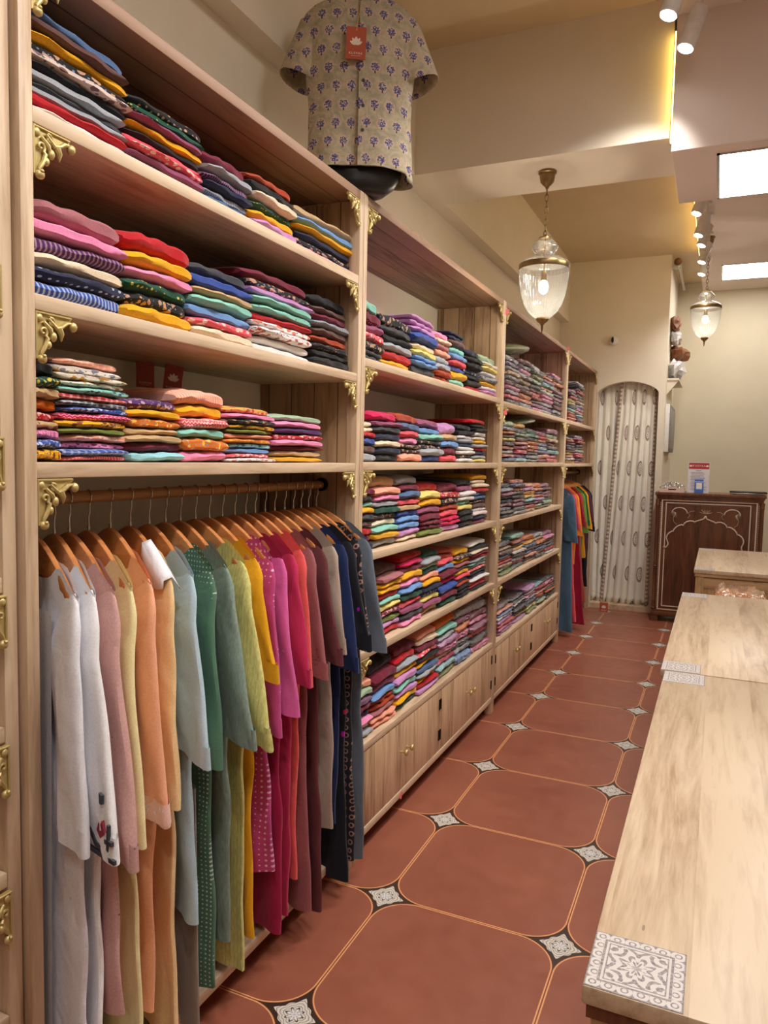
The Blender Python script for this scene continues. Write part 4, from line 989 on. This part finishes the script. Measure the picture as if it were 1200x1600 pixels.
def table(x0, x1, y0, y1, z, label, corners, front='rail'):
    t = empty('display_table', ((x0+x1)/2, (y0+y1)/2, 0), label, 'table', 'light wood display tables'); l = t.location
    shape('tabletop', MB().box(x0, x1, y0, y1, z-.028, z), M_table, t, bevel=.003)
    for cx, cy in corners:
        o = MB().box(-.066, .066, -.066, .066, -.003, .0008).build('corner_inlay', M_inlay, t, bevel=.0006, seg=1)
        o.location = (cx-l.x, cy-l.y, z-l.z); o['label'] = 'embossed white metal plate'
    i = .012; p = .055
    shape('underframe', MB().box(x0+i-.006, x1-i+.006, y0+i-.006, y1-i+.006, z-.05, z-.028), M_walnut if front == 'dark' else M_tbody_x, t)
    for px in (x0+i, x1-i-p):
        for py in (y0+i, y1-i-p): shape('leg', MB().box(px, px+p, py, py+p, 0, z-.05), M_tbody, t, bevel=.003)
    for ya, yb in ((y0+i+.006, y0+i+.028), (y1-i-.028, y1-i-.006)):
        shape('rail', MB().box(x0+i+p, x1-i-p, ya, yb, z-.13, z-.055), M_tbody_x, t, bevel=.002)
        shape('end_panel', MB().box(x0+i+p, x1-i-p, (ya+yb)/2-.004, (ya+yb)/2+.006, .12, z-.13), M_tbody, t)
    for xa in (x0+i+.008, x1-i-.03):
        n = 3; a = y0+i+p; w = (y1-y0-2*i-2*p)/n
        shape('side_rail', MB().box(xa, xa+.022, y0+i+p, y1-i-p, .10, .13), M_tbody, t, bevel=.002)
        for k in range(n):
            d = shape('drawer', MB().box(xa, xa+.022, a+k*w+.003, a+(k+1)*w-.003, z-.24, z-.058), M_door, t, bevel=.002)
            kx = xa-.004 if xa < (x0+x1)/2 else xa+.026
            kb = MB().ell((kx-l.x, a+(k+.5)*w-l.y, z-.15-l.z), (.010, .013, .013), 12, 8); kb.build('knob', M_brass, d, smooth=True)
            shape('side_panel', MB().box(xa+.006, xa+.016, a+k*w, a+(k+1)*w, .13, z-.24), M_tbody, t)
    return t
TZ = .77
table(-.14, .86, 1.03, 2.785, TZ, 'nearest light wood display table with carved plate on its front corner', [(-.073, 1.098), (-.073, 2.718), (.793, 1.098), (.793, 2.718)], 'dark')
table(-.155, .845, 2.797, 4.555, TZ, 'second display table standing end to end behind the nearest one', [(-.088, 2.865), (-.088, 4.488), (.778, 2.865), (.778, 4.488)])
table(-.122, .88, 5.60, 7.05, TZ, 'farthest display table standing before the dark reception counter', [(-.055, 5.668), (-.055, 6.982), (.813, 5.668), (.813, 6.982)])
# low stool with sequinned packets between the second and third table
st = empty('low_stool', (.32, 4.93, 0), 'low wooden stool between tables carrying the sequinned packets', 'stool')
shape('seat', MB().box(.0, .66, 4.68, 5.22, .60, .63), M_tbody_x, st, bevel=.003)
for px in (.02, .60):
    for py in (4.70, 5.16): shape('leg', MB().box(px, px+.04, py, py+.04, 0, .60), M_tbody, st, bevel=.002)
def sequin():
    t = NT('copper_sequin_cloth'); p = t.coords('Object'); v = t.voronoi(p, 130.0, .6); v2 = t.voronoi(p, 22.0, .9)
    m = t.lt(v.outputs['Distance'], .38); b = t.mul(m, t.gt(t.sep(v2.outputs['Color'])[0], .35))
    n = t.node('ShaderNodeBump'); n.inputs['Strength'].default_value = .9; n.inputs['Distance'].default_value = .006; t.l.new(t.add(v.outputs['Distance'], t.noise(p, 20.0, 4, .7, 2.0)), n.inputs['Height']); t.l.new(n.outputs[0], t.bsdf.inputs['Normal'])
    return t.out(t.mix(b, rgb((206, 140, 92)), rgb((250, 230, 206))), .3, None, **{'Coat Weight': 1.0, 'Coat Roughness': .1})
MSQ = sequin()
for k, (cx, w, hh, lab) in enumerate([(.16, .26, .125, 'copper sequinned folded cloth in clear plastic, left packet on the low stool'), (.46, .26, .11, 'copper sequinned folded cloth in clear plastic, right packet on the low stool')]):
    o = bpy.data.objects.new('wrapped_garment', BG[k]); COL.objects.link(o); o.material_slots[0].link = 'OBJECT'; o.material_slots[0].material = MSQ
    o.location = (cx, 4.78, .631); o.rotation_euler = (0, 0, -PI/2); o.scale = (1.3, w/.24*1.1, hh/.036); o.location.y = 4.74
    tag(o, lab, 'wrapped clothes', 'sequinned packets')

# ------------------------------------------------------------------ reception counter
def counter():
    X0, X1, Y0, Y1, H = -.53, .402, 7.45, 7.95, 1.235
    t = empty('reception_counter', ((X0+X1)/2, 7.7, 0), 'dark carved wooden reception counter with ivory arch inlay near the curtain', 'counter')
    S = lambda nm, mb, mat, **kw: shape(nm, mb, mat, t, **kw)
    S('cabinet', MB().box(X0+.03, X1-.03, Y0+.03, Y1, .09, H-.07), M_walnut, bevel=.002)
    S('countertop', MB().box(X0-.005, X1+.005, Y0-.01, Y1+.01, H-.028, H).box(X0+.006, X1-.006, Y0+.004, Y1, H-.046, H-.028).box(X0+.014, X1-.014, Y0+.014, Y1-.01, H-.07, H-.046), M_walnut, bevel=.003)
    S('base_moulding', MB().box(X0, X1, Y0, Y1, .06, .10).box(X0+.012, X1-.012, Y0+.012, Y1-.01, .10, .115), M_walnut, bevel=.003)
    for fx in (X0+.01, X1-.07):
        for fy in (Y0+.01, Y1-.07): S('foot', MB().box(fx, fx+.06, fy, fy+.06, 0, .06), M_walnut, bevel=.003)
    for cx in (X0+.02, X1-.02):
        prof = [(.014, .115), (.018, .12), (.018, .13), (.012, .136), (.016, .15), (.012, .165), (.013, .19), (.017, .20), (.013, .21), (.013, .52), (.019, .53), (.013, .54), (.017, .56), (.013, .58), (.013, H-.13), (.018, H-.12), (.014, H-.11), (.017, H-.09), (.017, H-.07)]
        S('corner_column', MB().lathe(prof, 16, (cx, Y0+.02, 0)), M_walnut, smooth='auto')
    F = Y0+.03
    S('front_frame', MB().box(X0+.045, X1-.045, F-.010, F, H-.085, H-.07).box(X0+.045, X1-.045, F-.010, F, .115, .130).box(X0+.045, X0+.06, F-.010, F, .13, H-.085).box(X1-.06, X1-.045, F-.010, F, .13, H-.085), M_walnut, bevel=.002)
    S('front_panel', MB().box(X0+.10, X1-.10, F-.004, F+.001, .145, H-.115), M_walnut_p)
    def rect(x0, x1, z0, z1, w, d):
        return MB().box(x0, x1, F-d, F, z1-w, z1).box(x0, x1, F-d, F, z0, z0+w).box(x0, x0+w, F-d, F, z0+w, z1-w).box(x1-w, x1, F-d, F, z0+w, z1-w)
    S('ivory_border', rect(-.474, .342, .082+.03, H-.056+.0-.01, .011, .0125), M_ivory)
    S('ivory_border', rect(-.437, .290, .147, H-.094, .009, .0105), M_ivory)
    # dotted beading
    mb = MB()
    for k in range(54):
        z = .14+k*(H-.24)/53
        mb.ell((X0+.049, F-.010, z), (.0028, .004, .005), 6, 4); mb.ell((X1-.049, F-.010, z), (.0028, .004, .005), 6, 4)
    S('beading', mb, M_ivory, smooth=True)
    # cusped arch: half outline from apex outwards, mirrored
    cx = -.088; C = [(0, 1.027), (.012, 1.0), (.045, .985), (.075, .975), (.092, .963), (.10, .972), (.13, .975), (.158, .965), (.178, .948), (.186, .928), (.20, .934), (.225, .926), (.25, .908), (.268, .885), (.272, .868), (.285, .868), (.31, .850), (.326, .825), (.330, .80), (.322, .775), (.314, .755), (.316, .735), (.328, .715), (.345, .700), (.352, .712), (.346, .722), (.338, .716)]
    for s, nm in ((-1, 1), (1, 1)):
        pts = [(cx+s*a, F-.008, z) for a, z in C]
        S('arch_moulding', MB().tube(pts, .0062, 8), M_ivory, smooth=True)
    def line(mbx, pts, r=.0022): mbx.tube([(x, F-.006, z) for x, z in pts], r, 6)
    for s in (-1, 1):
        mb = MB(); ox, oz = cx+s*.225, 1.045
        mb.tube([(ox+.066*math.cos(a), F-.007, oz+.05*math.sin(a)) for a in [PI*1.02-PI*1.05*k/14 for k in range(15)]], .0052, 8)
        S('scroll_arc', mb, M_ivory, smooth=True)
        mb = MB()
        for q in range(7):
            a0 = PI*.9+q*.33 if s < 0 else PI*.1-q*.33; L = .045
            bx, bz = ox+s*.03, oz+.0
            line(mb, [(bx, bz), (bx+L*.5*math.cos(a0)-.004, bz+L*.5*math.sin(a0)+.004), (bx+L*math.cos(a0), bz+L*math.sin(a0))], .0014)
        S('floral_tracery', mb, M_ivory, smooth=True); mb = MB()
        line(mb, [(ox-s*.07, oz-.05), (ox-s*.09, oz-.02), (ox-s*.075, oz+.005), (ox-s*.10, oz+.02), (ox-s*.13, oz+.022)], .0016)
        S('vine_tracery', mb, M_ivory, smooth=True); mb = MB()
        line(mb, [(ox+s*.03, oz-.01), (ox+s*.055, oz-.05), (ox+s*.045, oz-.09), (ox+s*.02, oz-.11)], .0016)
        S('vine_tracery', mb, M_ivory, smooth=True)
    mb = MB()
    for a in (-1.25, -.7, -.25, .25, .7, 1.25):
        b = (cx, 1.045); L = .05 if abs(a) < .5 else .06
        line(mb, [b, (b[0]+L*.5*math.sin(a)-.006, b[1]+L*.45*math.cos(a)), (b[0]+L*math.sin(a), b[1]+L*.75*math.cos(a)+.004), (b[0]+L*.55*math.sin(a)+.008, b[1]+L*.4*math.cos(a)), b], .0013)
    S('lotus_tracery', mb, M_ivory, smooth=True)
counter()
CZ = 1.2355
# tray of silver trinkets
tr = empty('trinket_tray', (-.39, 7.55, CZ), 'pale pink openwork tray on the counter top beside the curtain', 'tray')
MB().box(-.11, .11, -.06, .06, 0, .006).box(-.11, .11, -.06, -.055, .006, .03).box(-.11, .11, .055, .06, .006, .03).box(-.11, -.105, -.055, .055, .006, .03).box(.105, .11, -.055, .055, .006, .03).prism([(-.06, .03), (-.04, .046), (.04, .046), (.06, .03)], -.06, -.056, 'xz').build('tray', plain('pale_pink_tray', (232, 206, 196), .5), tr)
MB().box(-.035, .035, -.0606, -.0596, .022, .032).build('cut_out', M_black, tr)
silver = plain('silver_jewellery', (214, 214, 216), .18, 1.0)
rnd = random.Random(5)
for k in range(11):
    a = rnd.random()*6; mb = MB(); r = rnd.uniform(.016, .024)
    x, y, z = -.088+.0175*k, rnd.uniform(-.03, .02), .045+.028*math.sin(PI*k/10)
    mb.tube([(r*math.cos(q*PI/6), .008*math.sin(q*PI/3+a), r*math.sin(q*PI/6)) for q in range(12)], .0042, 8, closed=True)
    for q in range(6): mb.ell(((r+.004)*math.cos(q*PI/3+a), 0, (r+.004)*math.sin(q*PI/3+a)), (.0055, .0055, .0055), 8, 6)
    o = mb.build('silver_bangle', silver, None, smooth=True); o.location = (-.39+x, 7.55+y, CZ+z); o.rotation_euler = (rnd.uniform(-.4, .4), rnd.random(), rnd.uniform(-.6, .6))
    tag(o, 'silver trinket in the pale pink counter tray, %s' % (['leftmost', 'second from left', 'third from left', 'fourth from left', 'fifth from left', 'in the middle', 'fifth from right', 'fourth from right', 'third from right', 'second from right', 'rightmost'][k]), 'jewellery', 'silver trinkets in the tray')
# printed standee
sd = empty('counter_sign', (-.167, 7.56, CZ), 'white upright notice with red header standing on the reception counter', 'sign')
MB().box(-.094, .094, 0, .003, 0, .286).build('sign_board', plain('white_acrylic', (226, 222, 230), .3), sd, bevel=.001, seg=1).rotation_euler = (-.06, 0, 0)
hd = MB().box(-.088, .088, -.0014, -.0004, .226, .282).build('header_band', plain('crimson_print', (176, 30, 44), .5), sd); hd.rotation_euler = (-.06, 0, 0)
textmesh('header_lettering', 'KUSVAA', .026, M_cardink, hd, (0, -.0022, .254), (PI/2, 0, 0))
for s in (-1, 1):
    m = MB(); lotus(m, .034, -.0022, s*.072, .254); m.build('lotus_emblem', M_cardink, hd)
grey = plain('grey_print', (128, 126, 138), .6); mb = MB(); rnd = random.Random(3)
mb.box(-.022, .022, -.0012, -.0002, .205, .210)
for k in range(13):
    zz = .190-k*.0135; mb.box(-.066, -.066+rnd.uniform(.09, .14), -.0012, -.0002, zz, zz+.0035)
o = mb.build('text_lines', grey, sd); o.rotation_euler = (-.06, 0, 0)
MB().box(-.08, .08, .0, .07, 0, .003).build('stand_foot', plain('clear_acrylic_foot', (220, 220, 226), .2), sd)
qr = empty('payment_stand', (-.158, 7.51, CZ), 'small blue payment card stand before the white notice', 'sign', None, .05)
bq = MB().box(-.038, .038, 0, .004, 0, .13).build('card_board', plain('payment_blue', (24, 92, 184), .35), qr, bevel=.0012, seg=1); bq.rotation_euler = (-.16, 0, 0)
MB().box(-.024, .026, -.0008, .0002, .038, .096).box(-.038, .038, -.0008, .0002, .104, .108).build('white_field', M_white, bq)
MB().box(-.03, .03, .0, .04, 0, .004).build('stand_foot', plain('payment_blue_foot', (20, 74, 150), .35), qr)
lt = empty('laptop', (.262, 7.62, CZ), 'closed black and silver laptop lying on the right of the counter', 'laptop')
MB().box(-.155, .15, -.12, .12, .004, .016).build('base', M_steel, lt, bevel=.002); MB().box(-.157, .152, -.121, .121, .017, .026).build('lid', M_black, lt, bevel=.002)
MB().box(-.13, -.10, -.1, .1, 0, .004).box(.10, .13, -.1, .1, 0, .004).build('rubber_feet', M_black, lt)

# ------------------------------------------------------------------ curtain in the arch
def curtain_mat(border):
    t = NT('curtain_cloth_border' if border else 'curtain_cloth'); uv = t.node('ShaderNodeUVMap').outputs[0]; u, v, _ = t.sep(uv)   # u metres across cloth, v metres down
    n = t.noise(t.comb(u, v), 60.0, 3)
    PX, PZ = .30, .36
    row = t.mul(v, 1/PZ); odd = t.math('MODULO', t.math('FLOOR', row), 2.0)
    du = t.mul(t.sub(t.frac(t.add(t.mul(u, 1/PX), t.mul(odd, .5))), .5), PX); dv = t.mul(t.sub(t.frac(row), .5), PZ)
    # paisley drop: circle that narrows upwards
    r = t.length(du, t.mul(t.mx(t.mul(dv, -1.0), dv), .62)); drop = t.add(r, t.mul(dv, -.10))
    fil = t.gt(t.math('SINE', t.add(t.mul(r, 520.0), t.mul(n, 9.0))), -.1)
    mot = t.mul(t.lt(drop, .048), t.mx(fil, t.gt(drop, .038)))
    col = t.mix(t.remap(t.noise(t.comb(u, v), 6.0), .3, .7, 0, 1), rgb((250, 246, 238)), rgb((244, 238, 222)))
    ink = rgb((118, 78, 62))
    col = t.mix(t.mul(mot, .8), col, ink)
    # border bands near both selvedges
    def band(c0, w):
        d = t.ab(t.sub(u, c0)); scr = t.gt(t.add(t.math('SINE', t.mul(v, 150.0)), t.math('SINE', t.add(t.mul(u, 420.0), t.mul(n, 5.0)))), -.2)
        return t.mul(t.lt(d, w), t.mx(scr, t.gt(d, w*.82)))
    b = t.mx(band(.05, .035), band(border, .035)) if border else band(.05, .035)
    col = t.mix(t.mul(b, .85), col, rgb((150, 112, 92)))
    t.bump(n, .15, .003)
    m = t.out(col, .85, None, **{'Sheen Weight': .2})
    return m
def curtain(nm, x0, x1, y, ztop, zbot, cloth, folds, lab, mat, seed, taper=0.0):
    NU, NV = 150, 40; vs = []; uvs = []; fs = []
    for j in range(NV+1):
        v = j/NV; z = ztop+(zbot-ztop)*v
        for i in range(NU+1):
            u = i/NU; xc = x0+(x1-x0)*u+taper*v*(1-u)
            amp = .022*(.6+.5*v); ph = u*folds*2*PI+seed+.5*math.sin(v*3+u*5+seed)
            yy = y+amp*math.sin(ph)+.008*math.sin(u*31+v*4+seed); xx = xc+.010*math.cos(ph)*(.4+.6*v)
            vs.append((xx, yy, z+(.006*math.sin(ph) if j == NV else 0))); uvs.append((u*cloth, (1-v)*0+v*(ztop-zbot)))
    for j in range(NV):
        for i in range(NU): fs.append((j*(NU+1)+i, (j+1)*(NU+1)+i, (j+1)*(NU+1)+i+1, j*(NU+1)+i+1))
    me = bpy.data.meshes.new(nm); me.from_pydata(vs, [], fs); uvl = me.uv_layers.new(name='UVMap')
    for l in me.loops: uvl.data[l.index].uv = uvs[l.vertex_index]
    me.polygons.foreach_set('use_smooth', [True]*len(me.polygons)); me.materials.append(mat); me.update()
    o = bpy.data.objects.new(nm, me); COL.objects.link(o); sm = o.modifiers.new('thickness', 'SOLIDIFY'); sm.thickness = .0015
    return tag(o, lab, 'curtain', 'paisley curtains in the arch')
cm1, cm2 = curtain_mat(0.0), curtain_mat(1.09)
curtain('curtain', -1.20, -.80, 7.975, 2.36, .055, .85, 6, 'cream paisley curtain in the left half of the arch, behind the other', cm1, .5)
curtain('curtain', -.95, -.585, 7.935, 2.36, .055, 1.15, 7, 'white paisley curtain with brown borders in the right half of the arch', cm2, 2.2, -.12)
cr = empty('curtain_rod', (-.87, 7.955, 2.37), 'rod carrying the paisley curtains behind the arch', 'curtain rod')
MB().tube([(-.32, 0, 0), (.32, 0, 0)], .010, 12).build('rod', M_black, cr, smooth='auto')
# loose ceiling rod with a dark finial beside the partition
rd = empty('curtain_rod', (-.45, 7.75, 3.43), 'white rod with dark round finial under the ceiling past the partition', 'curtain rod')
MB().tube([(0, 0, 0), (0, 1.25, 0)], .007, 10).tube([(.014, .02, .0), (.014, 1.25, 0)], .004, 8).build('rod', M_white, rd, smooth='auto')
MB().ell((0, -.02, 0), (.036, .036, .036), 20, 14).tube([(0, 0, 0), (0, .03, 0)], .016, 14).build('finial', M_walnut, rd, smooth='auto')
MB().box(-.06, .02, .2, .23, -.012, .012).build('wall_bracket', M_white, rd)

# ------------------------------------------------------------------ wall fittings
sc = empty('security_camera', (-1.014, 7.8, 2.717), 'round white security camera with black lens on the wall above the arch', 'camera')
MB().tube([(0, 0, 0), (0, -.015, 0), (0, -.03, 0)], [.04, .04, .02], 20).ell((0, -.05, 0), (.042, .045, .046), 22, 16).build('housing', M_white, sc, smooth='auto')
MB().ell((-.004, -.066, 0), (.024, .032, .036), 18, 12).build('lens_window', M_black, sc, smooth=True)
ep = empty('electrical_panel', (-.50, 8.35, 1.86), 'grey electrical panel box mounted on the partition side beside the counter', 'electrical panel')
MB().box(-.01, .035, -.40, .40, -.235, .235).build('box', plain('grey_panel_steel', (128, 126, 122), .5), ep, bevel=.004)
MB().box(-.01, .03, -.41, -.40, -.238, .238).build('white_edge', M_white, ep, bevel=.002); MB().box(.035, .040, -.37, .37, -.20, .20).build('door', plain('grey_panel_door', (140, 138, 132), .45), ep, bevel=.002)
ws = empty('wall_shelf', (-.45, 8.35, 2.33), 'small high shelf on the partition side holding crumpled packets', 'shelf')
MB().box(-.06, .05, -.42, .42, 0, .02).prism([(-.06, 0), (.05, 0), (-.06, -.14)], -.40, -.37, 'xz').build('board', M_wall, ws)
def crumple(loc, r, mat, lab, sd):
    rn = random.Random(sd); mb = MB().ell((0, 0, 0), r, 11, 7); v = []
    for x, y, z in mb.v:
        k = rn.uniform(.72, 1.22); v.append((x*k, y*k*rn.uniform(.9, 1.1), z*k))
    mb.v = v; o = mb.build('crumpled_packet', mat, None); o.location = loc; tag(o, lab, 'packet', 'packets on the high shelf')
MBR = plain('brown_paper_packet', (128, 78, 44), .6); MSV = fabric('W3', True, (214, 212, 212), (120, 110, 110), key='silver_plastic')
crumple((-.44, 8.2, 2.46), (.085, .24, .11), MSV, 'silvery crumpled plastic packet lowest on the high shelf', 1)
crumple((-.435, 8.4, 2.64), (.10, .24, .09), MBR, 'brown packet poking out from the middle of the high pile', 4)
crumple((-.46, 8.2, 2.78), (.06, .2, .07), MSV, 'white plastic packet near the top of the high pile', 6)
crumple((-.47, 8.15, 2.91), (.055, .18, .08), MBR, 'small brown packet topping the high pile', 9)

# ------------------------------------------------------------------ tags
M_pinktag = plain('pink_card', (232, 104, 116), .6)
def htag(loc, rot, w, h, lab, mat=None, text=True, grp=None, lotus_on=True):
    t = empty('price_tag', loc, lab, 'tag', grp); c = card('card', t, (0, 0, 0), rot, w, h, text, mat, lotus_on)
    MB().tube([(0, 0, -.004), (0, 0, .018)], .0008, 6).build('string', plain('tag_string', (200, 170, 130), .8), t)
M_dtag = plain('brick_red_card', (150, 52, 42), .6)
htag((-1.50, 1.66, 1.765), (0, 0, PI/2-.5), .052, .072, 'brick red swing tag with lettering hanging under the middle shelf, left of two', M_dtag, True, 'swing tags under the shelf', False)
htag((-1.47, 1.75, 1.765), (0, .12, PI/2-.5), .056, .082, 'brick red swing tag with white lotus hanging under the middle shelf, right of two', M_dtag, True, 'swing tags under the shelf')
for loc, lab in (((-1.15, 4.222, 2.37), 'small pink tag on the top bracket where the second unit meets the third'), ((-1.15, 6.12, 2.43), 'small pink tag at the top corner of the third unit'), ((-1.15, 4.26, 1.80), 'small pink tag on the bracket under the third unit top shelf')):
    htag(loc, (0, 0, PI/4), .018, .03, lab, M_pinktag, False, 'small pink tags', False)
htag((-1.148, 2.80, .105), (0, .5, PI/2), .02, .03, 'small pink scrap hanging on the cabinet bottom rail of the second unit', M_pinktag, False, None, False)
gr = [o for o in bpy.data.objects if o.get('label', '').startswith('rust red kurta')][0]
c = card('price_tag', gr, (.30, .42, -1.22), (0, 0, .3), .075, .09, True, M_tag); MB().tube([(0, 0, -.004), (-.03, -.1, .10), (-.10, -.36, .17)], .0012, 6).build('string', plain('tag_string', (200, 170, 130), .8), c)
